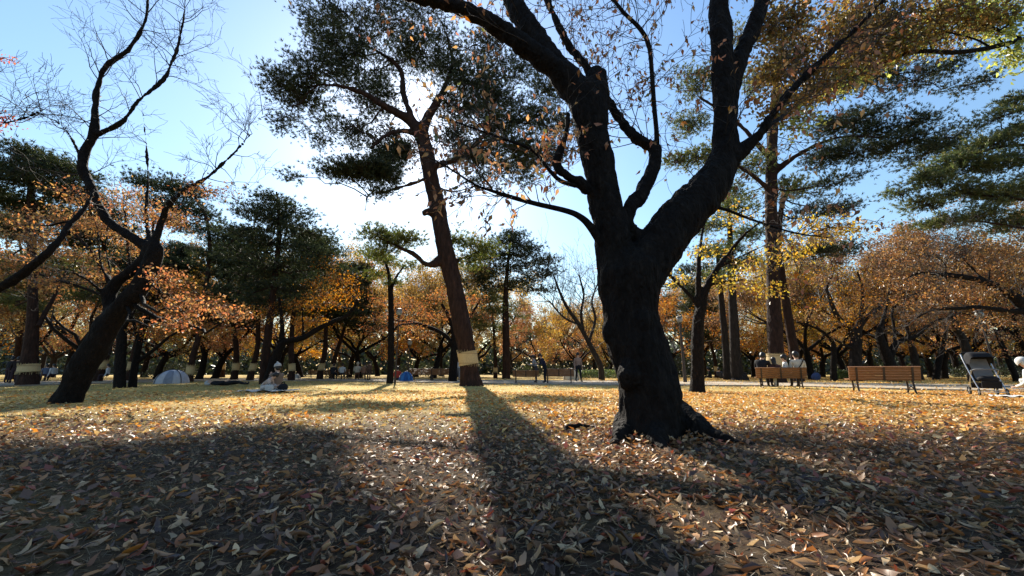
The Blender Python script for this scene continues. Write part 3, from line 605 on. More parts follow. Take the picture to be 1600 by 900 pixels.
d = 26.0
tree('pine_tree', 'slender leaning banded pine beside the grey dome tent', [
    [(296, 597, 14, d), (297, 580, 12, d), (302, 555, 11, d), (309, 530, 10, d), (318, 480, 8, d), (324, 430, 8, d), (328, 390, 7, d), (322, 340, 6, d), (300, 300, 4, d)], [(324, 420, 5, d), (345, 395, 4, d), (370, 370, 3, d)]], PBARK,
    [(240, 285, 45, 13, d, 18), (285, 300, 45, 14, d, 20), (250, 320, 50, 14, d, 18), (310, 330, 40, 14, d, 16), (345, 365, 35, 12, d, 12), (280, 350, 40, 12, d, 12), (330, 400, 40, 10, d, 10)], 'needle', NEEDLE, .20, 22, bandz=(.5, 1.05), flat=.4, scat=.36, seed=12, sub_r=.02)
d = 22.5
tree('pine_tree', 'dense dark green pine behind the picnicking pair', [
    [(413, 598, 18, d), (414, 570, 16, d), (418, 530, 14, d), (424, 480, 12, d), (430, 430, 10, d), (436, 370, 8, d), (435, 320, 5, d), (432, 300, 3, d)]], PBARK,
    [(425, 312, 35, 9, d, 18), (395, 330, 40, 11, d, 20), (460, 330, 40, 12, d, 20), (430, 345, 60, 14, d, 30), (385, 360, 40, 13, d, 20), (480, 362, 45, 14, d, 24), (430, 380, 65, 15, d, 32), (380, 395, 45, 14, d, 20), (490, 395, 45, 15, d, 24), (440, 415, 70, 15, d, 32), (515, 415, 35, 14, d, 14), (390, 430, 45, 14, d, 18), (460, 445, 65, 14, d, 24), (400, 465, 45, 11, d, 12), (360, 450, 40, 11, d, 10)], 'needle', NEEDLE, .2, 11, flat=.3, scat=.36, seed=13, sub_r=.02)
d = 22.0
tree('cherry_tree', 'black cherry with one long limb sweeping right, behind the picnicking pair', [
    [(420, 600, 22, d), (424, 585, 20, d), (430, 562, 17, d), (437, 545, 14, d), (446, 534, 12, d), (473, 528, 10, d), (495, 515, 9, d), (517, 504, 8, d), (542, 493, 6, d), (560, 470, 3, d)],
    [(438, 545, 10, d), (441, 520, 8, d), (440, 495, 6, d), (436, 465, 4, d)], [(474, 528, 4, d), (473, 500, 3, d), (472, 470, 2, d)]], BARK,
    [(500, 450, 40, 15, d, 18), (530, 435, 35, 14, d, 18), (475, 475, 40, 12, d, 14), (520, 470, 40, 11, d, 14), (545, 455, 25, 12, d, 10), (440, 500, 40, 10, d, 10), (490, 500, 40, 9, d, 8), (510, 410, 30, 12, d, 8), (420, 480, 30, 9, d, 6)], leafmat=L_OR, size=.115, per=17, scat=.25, sub_r=.008, seed=14)
d = 23.5
tree('young_tree', 'thin straight dark tree beside the lamp post, left of the leaning pine', [
    [(609, 600, 12, d), (610, 580, 10, d), (611, 540, 10, d), (611, 490, 9, d), (610, 455, 8, d), (607, 425, 5, d), (598, 400, 3, d)], [(610, 458, 5, d), (618, 435, 4, d), (632, 415, 2, d)], [(612, 520, 4, d), (625, 508, 3, d), (655, 505, 2, d)]], BARK,
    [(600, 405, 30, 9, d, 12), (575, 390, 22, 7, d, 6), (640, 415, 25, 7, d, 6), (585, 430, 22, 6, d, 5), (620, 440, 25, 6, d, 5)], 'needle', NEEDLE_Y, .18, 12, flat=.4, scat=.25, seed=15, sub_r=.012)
d = 27.0
tree('cherry_tree', 'orange cherry with black trunk immediately left of the leaning pine foot', [
    [(707, 598, 15, d), (708, 580, 13, d), (710, 550, 12, d), (710, 525, 10, d), (704, 500, 7, d), (690, 475, 4, d)], [(710, 540, 8, d), (690, 520, 6, d), (650, 505, 5, d), (610, 500, 3, d)], [(710, 520, 7, d), (730, 500, 5, d), (750, 470, 3, d)]], BARK,
    [(600, 495, 40, 10, d, 16), (645, 505, 45, 10, d, 20), (680, 490, 40, 12, d, 18), (640, 475, 45, 12, d, 18), (690, 460, 40, 12, d, 14), (585, 515, 35, 8, d, 10), (755, 490, 35, 12, d, 12), (745, 465, 35, 12, d, 12), (665, 525, 35, 7, d, 8), (600, 470, 35, 10, d, 10)], leafmat=L_OR, size=.125, per=17, scat=.28, sub_r=.008, seed=16)
d = 36.0
tree('pine_tree', 'tall upright pine with layered flat crown in the middle distance, right of the leaning pine', [
    [(791, 590, 14, d), (791, 575, 12.5, d), (791, 540, 12, d), (790, 500, 11, d), (790, 470, 9, d), (792, 430, 6, d), (796, 390, 4, d), (800, 366, 2, d)]], PBARK,
    [(800, 368, 25, 5, d, 14), (790, 380, 40, 6, d, 18), (830, 385, 30, 6, d, 14), (800, 396, 50, 7, d, 22), (760, 400, 35, 7, d, 14), (845, 405, 30, 7, d, 14), (800, 415, 55, 8, d, 22), (855, 425, 28, 6, d, 12), (760, 425, 35, 8, d, 14), (810, 438, 50, 8, d, 18), (770, 450, 40, 8, d, 12), (845, 450, 30, 6, d, 8), (740, 440, 30, 8, d, 10)], 'needle', NEEDLE, .24, 16, flat=.35, scat=.42, seed=17, sub_r=.02)
d = 30.0
tree('bare_tree', 'bare leaning tree with fine upright branches directly left of the huge cherry trunk', [
    [(940, 590, 10, d), (938, 572, 9, d), (925, 545, 8, d), (914, 524, 7, d), (900, 500, 6, d), (889, 485, 5, d), (876, 460, 4, d), (865, 430, 2.5, d)],
    [(912, 520, 5, d), (908, 490, 4, d), (912, 460, 3, d), (905, 430, 2, d)], [(920, 535, 5, d), (930, 500, 4, d), (925, 470, 3, d), (935, 440, 2, d)], [(905, 508, 4, d), (880, 495, 3, d), (858, 470, 2, d)]], BARK2,
    twigs=[(k, 16, 2.6, 2, .03, dict(n=[4, 3, 3], wob=.2, up=.10, ratio=.6, rmin=.008)) for k in range(4)], seed=18)

d = 13.6
YCF = dict(n=[3, 3, 2], wob=.22, up=.05, ratio=.6, rmin=.004)
tree('cherry_tree', 'medium forked cherry with sparse yellow leaves, just right of the huge trunk', [
    [(1090, 615, 29, d), (1090, 605, 25, d), (1090, 580, 22, d), (1090, 540, 21, d), (1091, 505, 19, d), (1096, 478, 17, d), (1104, 450, 13, d), (1119, 422, 11, d), (1138, 398, 9, d), (1160, 370, 6, d - .5), (1190, 345, 4, d - 1)],
    [(1094, 485, 12, d), (1091, 460, 10, d), (1091, 430, 9, d), (1093, 400, 7, d), (1098, 360, 5, d), (1110, 320, 3, d)],
    [(1092, 482, 8, d), (1081, 466, 7, d), (1063, 446, 6, d), (1040, 426, 5, d), (1020, 415, 3, d)],
    [(1108, 445, 6, d), (1140, 440, 4, d - .5), (1190, 430, 3, d - 1), (1240, 400, 2, d - 1)], [(1120, 420, 6, d), (1180, 390, 4, d - .5), (1250, 360, 3, d - 1), (1310, 350, 2, d - 1.5)]], BARK,
    [(1140, 440, 35, 18, d - .5, 10), (1180, 410, 45, 20, d - .5, 14), (1240, 385, 45, 20, d - 1, 14), (1290, 365, 40, 18, d - 1, 14), (1100, 390, 35, 22, d, 9), (1270, 345, 35, 16, d - 1, 10), (1060, 435, 25, 14, d, 6), (1150, 340, 40, 22, d, 10), (1330, 355, 30, 14, d - 1.5, 8), (1200, 450, 30, 14, d - 1, 7)], leafmat=L_YE, size=.12, per=12, scat=.2, sub_r=.006, hero=(.05, .025, 5), seed=20,
    twigs=[(k, 12, .9, 2, .012, YCF) for k in range(5)])

d = 24.0
tree('pine_tree', 'massive straw-banded pine rising behind the occupied bench', [
    [(1214, 598, 36, d), (1213, 580, 29, d), (1212, 550, 27, d), (1211, 510, 26, d), (1208, 460, 22, d), (1206, 400, 20, d), (1205, 330, 20, d), (1206, 260, 19, d), (1208, 200, 16, d), (1215, 120, 12, d), (1225, 50, 7, d)],
    [(1208, 270, 12, d), (1250, 240, 9, d - 1), (1310, 215, 7, d - 2), (1380, 215, 5, d - 3), (1450, 220, 3, d - 3)],
    [(1209, 190, 11, d), (1260, 160, 8, d - 1), (1330, 130, 6, d - 2), (1400, 115, 4, d - 2.5)],
    [(1206, 300, 10, d), (1170, 270, 7, d - .5), (1120, 240, 5, d - 1), (1085, 230, 3, d - 1)], [(1206, 250, 10, d), (1150, 190, 7, d), (1090, 150, 4, d)],
    [(1206, 420, 7, d), (1250, 395, 5, d - 1), (1300, 390, 3, d - 2)]], PBARK,
    [(1300, 195, 45, 13, d - 2, 22), (1350, 180, 50, 14, d - 2, 24), (1350, 205, 50, 14, d - 2, 22), (1420, 195, 50, 12, d - 3, 22), (1480, 215, 45, 9, d - 3, 18), (1400, 225, 60, 14, d - 3, 28), (1450, 240, 50, 12, d - 3, 20), (1290, 245, 45, 14, d - 1, 24), (1330, 240, 50, 13, d - 2, 22), (1320, 275, 45, 10, d - 2, 12), (1480, 100, 45, 10, d - 3, 14), (1520, 130, 40, 10, d - 3, 12), (1300, 330, 45, 12, d, 12), (1390, 110, 50, 13, d - 2.5, 20), (1430, 125, 45, 11, d - 2.5, 18), (1340, 130, 45, 14, d - 2, 16), (1270, 150, 40, 16, d - 1, 12), (1260, 395, 45, 10, d - 1, 14), (1310, 385, 40, 9, d - 2, 10)], 'needle', NEEDLE, .19, 16, bandz=(.95, 1.7), flat=.35, scat=.3, seed=21, sub_r=.02, hero=(.09, .05, 2.4),
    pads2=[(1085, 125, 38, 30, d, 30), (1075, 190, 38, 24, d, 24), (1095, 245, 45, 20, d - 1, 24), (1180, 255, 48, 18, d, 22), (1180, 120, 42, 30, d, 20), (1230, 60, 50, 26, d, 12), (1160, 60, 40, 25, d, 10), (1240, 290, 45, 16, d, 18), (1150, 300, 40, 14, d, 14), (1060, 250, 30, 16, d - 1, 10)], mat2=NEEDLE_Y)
d = 25.5
tree('pine_tree', 'leaning reddish pine trunk crossing behind the massive banded pine', [
    [(1248, 597, 22, d), (1245, 575, 18, d), (1240, 545, 17, d), (1234, 510, 16, d), (1228, 470, 14, d), (1222, 430, 12, d), (1217, 370, 10, d), (1225, 310, 8, d), (1250, 280, 5, d)]], PBARK,
    [(1270, 300, 45, 13, d, 10), (1250, 330, 40, 11, d, 10), (1300, 320, 40, 11, d, 10)], 'needle', NEEDLE, .19, 14, flat=.35, scat=.32, seed=22, sub_r=.02)
d = 30.0
tree('pine_tree', 'broad grey pine trunk with flared foot, between the forked cherry and the occupied bench', [
    [(1156, 590, 28, d), (1152, 582, 22, d), (1149, 555, 18, d), (1147, 510, 16, d), (1144, 460, 13, d), (1142, 410, 11, d), (1140, 350, 8, d), (1135, 300, 4, d)]], BARK2,
    [(1150, 320, 40, 12, d, 14), (1110, 350, 35, 11, d, 12), (1180, 360, 35, 11, d, 12), (1130, 390, 40, 11, d, 12), (1170, 410, 40, 10, d, 12), (1120, 430, 35, 10, d, 8)], 'needle', NEEDLE_Y, .22, 24, flat=.4, scat=.42, seed=23, sub_r=.02)
tree('pine_tree', 'narrower grey pine trunk immediately left of the broad flared one', [
    [(1137, 588, 15, d + 2), (1135, 560, 12, d + 2), (1132, 520, 11, d + 2), (1128, 480, 10, d + 2), (1124, 430, 8, d + 2), (1120, 380, 5, d + 2)]], BARK2,
    [(1110, 390, 35, 9, d + 2, 10), (1085, 420, 30, 9, d + 2, 9), (1140, 410, 30, 9, d + 2, 8), (1060, 440, 30, 9, d + 2, 8)], 'needle', NEEDLE, .22, 22, flat=.4, scat=.40, seed=24, sub_r=.02)

d = 16.0
tree('pine_tree', 'evergreen pine filling the right edge with layered green boughs', [
    [(1780, 610, 40, d), (1770, 560, 34, d), (1750, 450, 30, d), (1730, 330, 26, d), (1710, 230, 20, d), (1690, 140, 12, d)],
    [(1735, 350, 14, d), (1660, 320, 10, d), (1580, 310, 7, d), (1490, 300, 4, d)], [(1715, 260, 14, d), (1640, 230, 10, d), (1560, 230, 7, d), (1480, 255, 4, d)], [(1740, 400, 12, d), (1660, 370, 8, d), (1560, 350, 5, d), (1480, 340, 3, d)], [(1700, 190, 10, d), (1640, 160, 7, d), (1570, 150, 4, d)]], PBARK,
    [(1480, 258, 50, 12, d, 26), (1440, 280, 45, 12, d, 22), (1540, 225, 50, 13, d, 26), (1590, 205, 45, 14, d, 24), (1520, 260, 55, 14, d, 28), (1580, 250, 50, 16, d, 28), (1500, 300, 60, 14, d, 28), (1570, 300, 55, 16, d, 28), (1440, 315, 40, 10, d, 16), (1520, 335, 60, 12, d, 22), (1590, 345, 50, 14, d, 20), (1460, 345, 40, 9, d, 12), (1590, 155, 40, 13, d, 18), (1560, 180, 40, 9, d, 12), (1620, 280, 50, 30, d, 26), (1400, 300, 20, 7, d, 6)], 'needle', NEEDLE_Y, .15, 13, flat=.22, scat=.24, seed=25, sub_r=.016)
d = 14.0
tree('cherry_tree', 'cherry leaning in from the right edge with two heavy black horizontal limbs', [
    [(1690, 612, 60, d), (1680, 570, 50, d), (1655, 530, 44, d), (1625, 500, 38, d), (1600, 478, 30, d), (1585, 465, 24, d), (1560, 449, 17, d), (1538, 440, 15, d), (1500, 432, 12, d), (1468, 429, 9, d), (1435, 427, 6, d), (1400, 445, 3, d)],
    [(1610, 488, 18, d), (1570, 485, 12, d), (1530, 480, 11, d), (1500, 482, 9, d), (1460, 484, 7, d), (1430, 498, 4, d), (1400, 520, 2, d)],
    [(1540, 440, 8, d), (1525, 425, 6, d), (1505, 405, 4, d), (1480, 385, 2, d)], [(1545, 440, 6, d), (1548, 415, 4, d), (1560, 390, 3, d)], [(1475, 430, 5, d), (1478, 415, 4, d), (1460, 395, 3, d)], [(1640, 520, 26, d), (1650, 450, 20, d), (1630, 380, 12, d), (1600, 330, 6, d)]], BARK,
    [(1440, 400, 50, 16, d, 16), (1500, 385, 50, 16, d, 16), (1540, 405, 50, 18, d, 16), (1480, 450, 50, 14, d, 14), (1420, 440, 40, 12, d, 10), (1580, 400, 40, 18, d, 14), (1400, 380, 40, 14, d, 10), (1440, 470, 40, 10, d, 8), (1540, 455, 40, 10, d, 8), (1550, 500, 40, 10, d, 8)], leafmat=L_BR, size=.10, per=15, scat=.26, sub_r=.006, hero=(.05, .025, 5), seed=26,
    twigs=[(k, 16, 1.2, 2, .014, CH_CFG) for k in (0, 1, 2, 4, 5)])
d = 29.0
tree('cherry_tree', 'stout dark cherry with upright forks directly behind the empty bench', [
    [(1338, 592, 26, d), (1337, 575, 23, d), (1337, 555, 21, d), (1338, 530, 20, d), (1340, 515, 16, d), (1352, 498, 10, d), (1375, 480, 7, d), (1395, 455, 4, d)], [(1334, 520, 12, d), (1322, 508, 9, d), (1306, 490, 9, d), (1296, 465, 8, d), (1292, 450, 5, d), (1300, 430, 4, d)], [(1336, 525, 9, d), (1345, 490, 7, d), (1348, 455, 5, d), (1340, 425, 3, d)], [(1330, 545, 7, d), (1318, 538, 5, d), (1295, 525, 4, d)]], BARK2,
    [(1290, 470, 40, 12, d, 14), (1330, 450, 45, 14, d, 16), (1370, 465, 40, 13, d, 14), (1340, 490, 45, 11, d, 14), (1300, 505, 40, 10, d, 12), (1390, 435, 40, 12, d, 12), (1290, 430, 40, 13, d, 12), (1345, 420, 40, 12, d, 10), (1380, 500, 35, 9, d, 8)], leafmat=L_OR, size=.13, per=15, scat=.28, sub_r=.008, seed=27, twigs=[(k, 8, 1.6, 2, .02, CH_CFG) for k in (0, 1, 2)])
d = 26.5
tree('cherry_tree', 'slanting cherry with low limb curving right, above the empty bench', [
    [(1398, 596, 26, d), (1394, 580, 22, d), (1386, 558, 20, d), (1378, 538, 17, d), (1374, 522, 14, d), (1378, 505, 8, d), (1385, 480, 5, d), (1390, 450, 3, d)], [(1390, 562, 14, d), (1398, 540, 12, d), (1412, 531, 10, d), (1430, 526, 8, d), (1446, 512, 6, d), (1466, 500, 5, d), (1490, 497, 3, d)], [(1398, 538, 6, d), (1397, 510, 5, d), (1394, 488, 4, d), (1410, 468, 3, d), (1440, 455, 2, d)]], BARK,
    [(1430, 480, 45, 11, d, 14), (1480, 480, 40, 11, d, 14), (1410, 450, 40, 12, d, 12), (1460, 505, 35, 8, d, 10), (1380, 470, 35, 11, d, 10), (1450, 540, 30, 7, d, 6), (1500, 505, 35, 9, d, 8), (1430, 425, 40, 11, d, 10)], leafmat=L_OR, size=.125, per=15, scat=.28, sub_r=.008, seed=28, twigs=[(k, 8, 1.5, 2, .02, CH_CFG) for k in (0, 1, 2)])
for i, (lab, pts, pd) in enumerate([
    ('slim dark cherry trunk left of the stout forked one behind the empty bench', [(1303, 593, 13, 28), (1302, 570, 11, 28), (1303, 545, 10, 28), (1299, 532, 7, 28), (1280, 515, 5, 28), (1245, 503, 3, 28)], [(1270, 490, 35, 10, 28, 10), (1300, 525, 30, 8, 28, 7)]),
    ('grey stump-like trunk right of the slanting cherry with the low limb', [(1436, 591, 17, 31), (1432, 575, 15, 31), (1427, 550, 13, 31), (1420, 525, 8, 31), (1415, 500, 4, 31)], [(1440, 520, 35, 9, 31, 10), (1410, 510, 30, 9, 31, 8)]),
    ('curved dark trunk bending right, left of the stroller', [(1462, 590, 13, 32), (1466, 570, 12, 32), (1472, 545, 10, 32), (1478, 520, 7, 32), (1482, 495, 4, 32)], [(1480, 500, 35, 10, 32, 12), (1510, 520, 35, 8, 32, 8)]),
    ('thick trunk slanting left above the stroller', [(1522, 592, 22, 27), (1516, 565, 17, 27), (1504, 530, 16, 27), (1492, 508, 14, 27), (1485, 480, 8, 27), (1470, 455, 4, 27)], [(1500, 460, 45, 12, 27, 14), (1540, 480, 40, 12, 27, 14), (1530, 440, 40, 12, 27, 12)]),
    ('leaning trunk near the right edge behind the stroller handle', [(1588, 592, 13, 26), (1577, 565, 12, 26), (1566, 540, 10, 26), (1555, 515, 6, 26)], [(1560, 525, 35, 9, 26, 10), (1590, 500, 35, 12, 26, 12), (1570, 550, 25, 6, 26, 5)])]):
    tree('cherry_tree', lab, [pts], BARK2 if i % 2 else BARK, pd, leafmat=(L_OR, L_BR, L_OR, L_OR, L_OR)[i], size=.13, per=15, scat=.28, sub_r=.008, seed=40 + i)
d = 7.0
tree('zelkova_tree', 'overhanging tree at the upper right with drooping yellow and brown leaves', [
    [(2050, 660, 80, d), (2030, 560, 70, d), (2000, 350, 60, d), (1950, 180, 45, d), (1880, 90, 32, d)],
    [(1900, 110, 26, d), (1750, 66, 20, d), (1660, 58, 16, d), (1600, 62, 13, d), (1540, 76, 11, d), (1490, 82, 10, d), (1450, 80, 9, d), (1420, 83, 8, d), (1388, 95, 6, d), (1340, 118, 5, d), (1290, 132, 4, d), (1240, 150, 2.5, d)],
    [(1930, 150, 24, d), (1850, -40, 20, d), (1700, -120, 15, d), (1500, -90, 10, d), (1350, -40, 6, d), (1240, 0, 3, d)], [(1600, 62, 7, d), (1540, 40, 6, d), (1470, 20, 5, d), (1390, 20, 3, d)], [(1550, 75, 5, d), (1520, 60, 4, d), (1470, 48, 3, d)]], BARK,
    [(1300, 55, 55, 36, d, 34), (1240, 95, 45, 45, d, 30), (1225, 30, 45, 30, d, 24), (1330, 15, 50, 22, d, 22), (1400, 30, 50, 26, d, 24), (1210, 165, 35, 28, d, 14), (1270, 140, 40, 24, d, 16), (1350, 90, 45, 26, d, 20), (1460, 30, 45, 24, d, 20), (1200, 110, 30, 30, d, 14), (1400, 70, 45, 26, d, 22), (1310, 110, 45, 26, d, 18), (1510, 40, 40, 22, d, 14), (1190, 40, 35, 35, d, 16), (1560, 25, 40, 18, d, 12), (1360, 50, 45, 25, d, 18), (1440, 55, 40, 18, d, 12)], leafmat=L_DR, size=.10, per=24, scat=.13, sub_r=.004, flat=1.0, seed=30, fol='crown',
    pads2=[(1580, 25, 40, 22, d, 11), (1592, 90, 25, 18, d, 8), (1450, 62, 50, 16, d, 6), (1520, 15, 50, 18, d, 8), (1385, 75, 30, 16, d, 7), (1545, 5, 50, 14, d, 10), (1470, 10, 50, 14, d, 8), (1250, 190, 25, 16, d, 6), (1320, 130, 30, 14, d, 6), (1560, 60, 30, 10, d, 6)], mat2=L_YG,
    twigs=[(1, 14, .8, 2, .01, CH_CFG), (2, 14, 1.0, 2, .01, CH_CFG), (3, 8, .6, 2, .01, CH_CFG)])

# ------------------------------------------------------------------ background trees: a few kinds, then copies
def proto_cherry(seed, leafmat, nleaf, h=15.0, bare=False):
    R = random.Random(seed); rng = np.random.default_rng(seed)
    t = thing('cherry_tree', 'x', 'tree')
    lean = Vector((R.gauss(0, .12), R.gauss(0, .12), 1)).normalized()
    pts = [Vector((0, 0, -.15))]; rad = [.36]
    for i in range(6):
        lean = (lean + rv(R) * .07).normalized(); pts.append(pts[-1] + lean * .4); rad.append(.27 - .012 * i)
    tr = (np.array([tuple(p) for p in pts]), np.array(rad))
    out = {}; cfg = dict(n=[4, 4, 5, 3], wob=.2, up=.05, ratio=.66, rmin=.008, ang=(.35, .95), t0=.35)
    n = R.randint(3, 4)
    for i in range(n):
        a = 2 * math.pi * i / n + R.uniform(-.4, .4); dd = Vector((math.cos(a), math.sin(a), R.uniform(.5, 1.1))).normalized()
        grow(out, pts[-1 - (i % 2)], dd, h * .36, .15, 0, 3, cfg, R)
    build('trunk', tubes([tr] + out[0], 8), BARK2 if bare else BARK, t)
    build('branches', tubes(out[1] + out[2] + out[3], 3), TWIG, t, 'stuff')
    if nleaf:
        ends = np.concatenate([p[1:] for p, r in out[3]] + [p[3:] for p, r in out[2]])
        clump = rng.uniform(0, 1, len(ends)) ** 3.2; clump /= clump.sum()
        pos = ends[rng.choice(len(ends), nleaf, p=clump)] + rng.normal(size=(nleaf, 3)) * .24
        build('crown', leaves(pos, .165, rng), leafmat, t, 'stuff', smooth=False)
    return t
def proto_pine(seed, h=14, nmat=NEEDLE, banded=True):
    R = random.Random(seed); rng = np.random.default_rng(seed)
    t = thing('pine_tree', 'x', 'tree')
    pts = [np.array((0, 0, -.15))]; dd = np.array((R.gauss(0, .06), R.gauss(0, .06), 1.0)); rad = [.34]
    for i in range(12):
        dd = nrm(dd + np.array((R.gauss(0, .07), R.gauss(0, .07), .05))); pts.append(pts[-1] + dd * h / 12); rad.append(.25 * (1 - .075 * i))
    path = (np.array(pts), np.array(rad)); nodes = catmull(path[0], 4)
    build('trunk', tubes([path], 10), PBARK, t)
    if banded: band(t, path, .9, 1.5)
    br, sb, fp, fd = [], [], [], []
    for i in range(30):
        f = R.uniform(.42, 1.0); st = nodes[int(f * (len(nodes) - 1))]; a = R.uniform(0, 6.28); L = (1.12 - f) * h * .33 + .6
        c = st + np.array((math.cos(a) * L, math.sin(a) * L, R.uniform(-.1, .35) * L)); tt = np.linspace(0, 1, 6)[:, None]
        bp = st * (1 - tt) + c * tt + rng.normal(size=(6, 3)) * .04 * L * np.sin(tt * 3.14); br.append((bp, np.linspace(.07, .02, 6)))
        for j in range(16):
            tg = bp[rng.integers(2, 6)] + rng.normal(size=3) * (.45 * L ** .6, .45 * L ** .6, .18); s0 = bp[rng.integers(2, 6)]
            t3 = np.linspace(0, 1, 4)[:, None]; sb.append((s0 * (1 - t3) + tg * t3, np.linspace(.02, .008, 4)))
            off = rng.normal(size=(12, 3)) * (.33, .33, .13); fp.append(tg + off); fd.append(off + (0, 0, .2))
    build('boughs', tubes(br, 5), PBARK, t, 'stuff'); build('branchlets', tubes(sb, 3), PTWIG, t, 'stuff')
    build('crown', needles(np.concatenate(fp), np.concatenate(fd), .24, rng), nmat, t, 'stuff', smooth=False)
    return t
protos = dict(C=[proto_cherry(101, L_OR, 17000), proto_cherry(102, L_OC, 15000), proto_cherry(103, L_BR, 16000), proto_cherry(104, L_YE, 14000)],
              P=[proto_pine(201), proto_pine(202, 16, NEEDLE_Y), proto_pine(203, 13)], B=[proto_cherry(301, None, 0, bare=True)])
used = set()
ORD = ['first', 'second', 'third', 'fourth', 'fifth', 'sixth', 'seventh', 'eighth', 'ninth', 'tenth', 'eleventh', 'twelfth', 'thirteenth', 'fourteenth', 'fifteenth', 'sixteenth', 'seventeenth', 'eighteenth', 'nineteenth', 'twentieth']
spots = [(15, 34, 'P', 1, .8), (80, 44, 'B', 0, 1.0), (105, 40, 'C', 2, .9), (150, 27, 'P', 0, .85), (203, 29, 'P', 2, .8), (245, 36, 'C', 0, .8), (335, 38, 'C', 1, .85), (347, 46, 'P', 0, .9), (365, 32, 'P', 2, .8), (390, 30, 'P', 0, .75), (455, 29, 'P', 1, .72), (470, 46, 'C', 3, .8), (499, 34, 'P', 0, .8), (518, 37, 'P', 2, .78), (562, 40, 'C', 1, .75), (590, 56, 'C', 3, .85), (650, 50, 'C', 0, .8), (676, 40, 'C', 1, .8), (690, 58, 'C', 2, .9), (740, 52, 'C', 3, .85), (774, 38, 'P', 1, .62), (832, 55, 'C', 0, .62), (865, 66, 'B', 0, 1.0), (905, 52, 'C', 1, .6), (930, 64, 'C', 2, .8), (975, 55, 'C', 0, .7), (1045, 42, 'C', 0, .75), (1068, 55, 'P', 0, .75), (1120, 42, 'P', 2, .7), (1178, 50, 'C', 1, .75), (1195, 62, 'C', 3, .85), (1285, 48, 'C', 0, .75), (1265, 60, 'B', 0, .9), (1360, 44, 'C', 2, .8), (1415, 54, 'C', 1, .9), (1455, 44, 'C', 0, .8), (1500, 50, 'C', 2, .9), (1545, 42, 'C', 1, .8), (1600, 46, 'C', 0, .9), (1650, 36, 'C', 1, .9), (-60, 42, 'C', 0, .9), (-20, 60, 'P', 1, 1), (60, 62, 'C', 2, .9), (190, 58, 'C', 1, .9), (290, 58, 'C', 3, .9), (420, 56, 'C', 0, .9), (530, 66, 'P', 1, .9), (620, 68, 'C', 2, .9), (800, 70, 'C', 2, .75), (880, 74, 'C', 0, .8), (1020, 68, 'P', 1, .8), (1100, 66, 'C', 2, .9), (1230, 70, 'P', 1, .9), (1330, 66, 'C', 0, .9), (1470, 66, 'P', 1, .9), (1570, 64, 'C', 2, .9)]
R = random.Random(77); cnt = {}
WORD = {('C', 0): 'orange-leaved cherry', ('C', 1): 'thin ochre-leaved cherry', ('C', 2): 'brown-leaved cherry', ('C', 3): 'golden yellow cherry', ('P', 0): 'dark straw-banded pine', ('P', 1): 'light green straw-banded pine', ('P', 2): 'short dark straw-banded pine', ('B', 0): 'bare grey tree'}
spots += [(1270, 33, 'C', 2, .8), (1320, 38, 'C', 1, .9), (1400, 34, 'C', 2, .85), (1475, 36, 'C', 0, .85), (1530, 33, 'C', 2, .9), (1620, 30, 'C', 2, .9), (1240, 42, 'C', 1, .8), (130, 33, 'C', 1, .85), (30, 36, 'C', 2, .8), (310, 34, 'C', 2, .75), (225, 46, 'C', 0, .8), (545, 46, 'C', 0, .8), (610, 46, 'C', 2, .7), (715, 46, 'C', 1, .75), (1085, 50, 'C', 1, .8), (1150, 58, 'C', 0, .85), (950, 48, 'C', 1, .55), (430, 40, 'C', 1, .8)]
spots.sort()
for px, dd, k, v, sc in spots:
    sc *= (1.5 if k == 'C' and dd >= 40 else 1.32 if k == 'C' else 1.12)
    n = cnt[(k, v)] = cnt.get((k, v), 0) + 1
    lab = f'{WORD[(k, v)]} in the background grove, {ORD[n - 1]} of its kind from the left'
    loc = tuple(GX(px, dd)); rz = R.uniform(0, 6.28); pr = protos[k][v]
    if pr.name in used: copy_tree(pr, lab, loc, rz, sc, 'trees of the background grove')
    else:
        used.add(pr.name); pr.location = loc; pr.rotation_euler = (0, 0, rz); pr.scale = (sc,) * 3; pr['label'] = lab; pr['group'] = 'trees of the background grove'

# far wood that reads as one dark mass, and shrubs
rng = np.random.default_rng(5)
n = 66000
fx = rng.uniform(-190, 190, n); fy = rng.uniform(78, 100, n)
hh = 8.0 + 2.2 * np.sin(fx * .11) + 1.6 * np.sin(fx * .29 + 1) + rng.uniform(-1, 2.2, n)
fz = hh * rng.uniform(0, 1, n)
o = build('far_wood', leaves(np.stack([fx, fy, fz], -1), 1.25, rng, .2), L_GR, kind='stuff', smooth=False)
o['label'] = 'dark evergreen wood closing the far side of the park'
def shrub(label, px, dd, w_, h_, mat_, name='shrub', n=2500, dep=None, group=None):
    c = GX(px, dd); s = T(px, 580, dd); a = w_ * s / 2; H = h_ * s; r = np.random.default_rng(int(px))
    t = thing(name, label, 'hedge' if name == 'hedge' else 'shrub', c, group)
    u = r.normal(size=(n, 3)); u = nrm(u) * r.uniform(.3, 1, n)[:, None] ** .4; u[:, 2] = np.abs(u[:, 2])
    if name == 'hedge': u = r.uniform(-1, 1, (n, 3)); u[:, 2] = r.uniform(0, 1, n)
    build('foliage', leaves(u * (a, dep or a * .8, H), .16, r, .1), mat_, t, 'stuff', smooth=False)
    st = []
    for i in range(9):
        a_ = r.uniform(-.7, .7) * a; e = np.array((a_, r.uniform(-.4, .4) * (dep or a), H * .8)); t3 = np.linspace(0, 1, 4)[:, None]
        st.append((np.array((a_ * .7, 0, -.05)) * (1 - t3) + e * t3, np.linspace(.03, .01, 4)))
    build('stems', tubes(st, 4), TWIG, t, 'stuff')
shrub('clipped green hedge beyond the walking person', 940, 40, 90, 13, L_HG, 'hedge', 3500, .8)
shrub('small bright green shrub left of the stout cherry behind the empty bench', 1318, 34, 22, 14, L_HG)
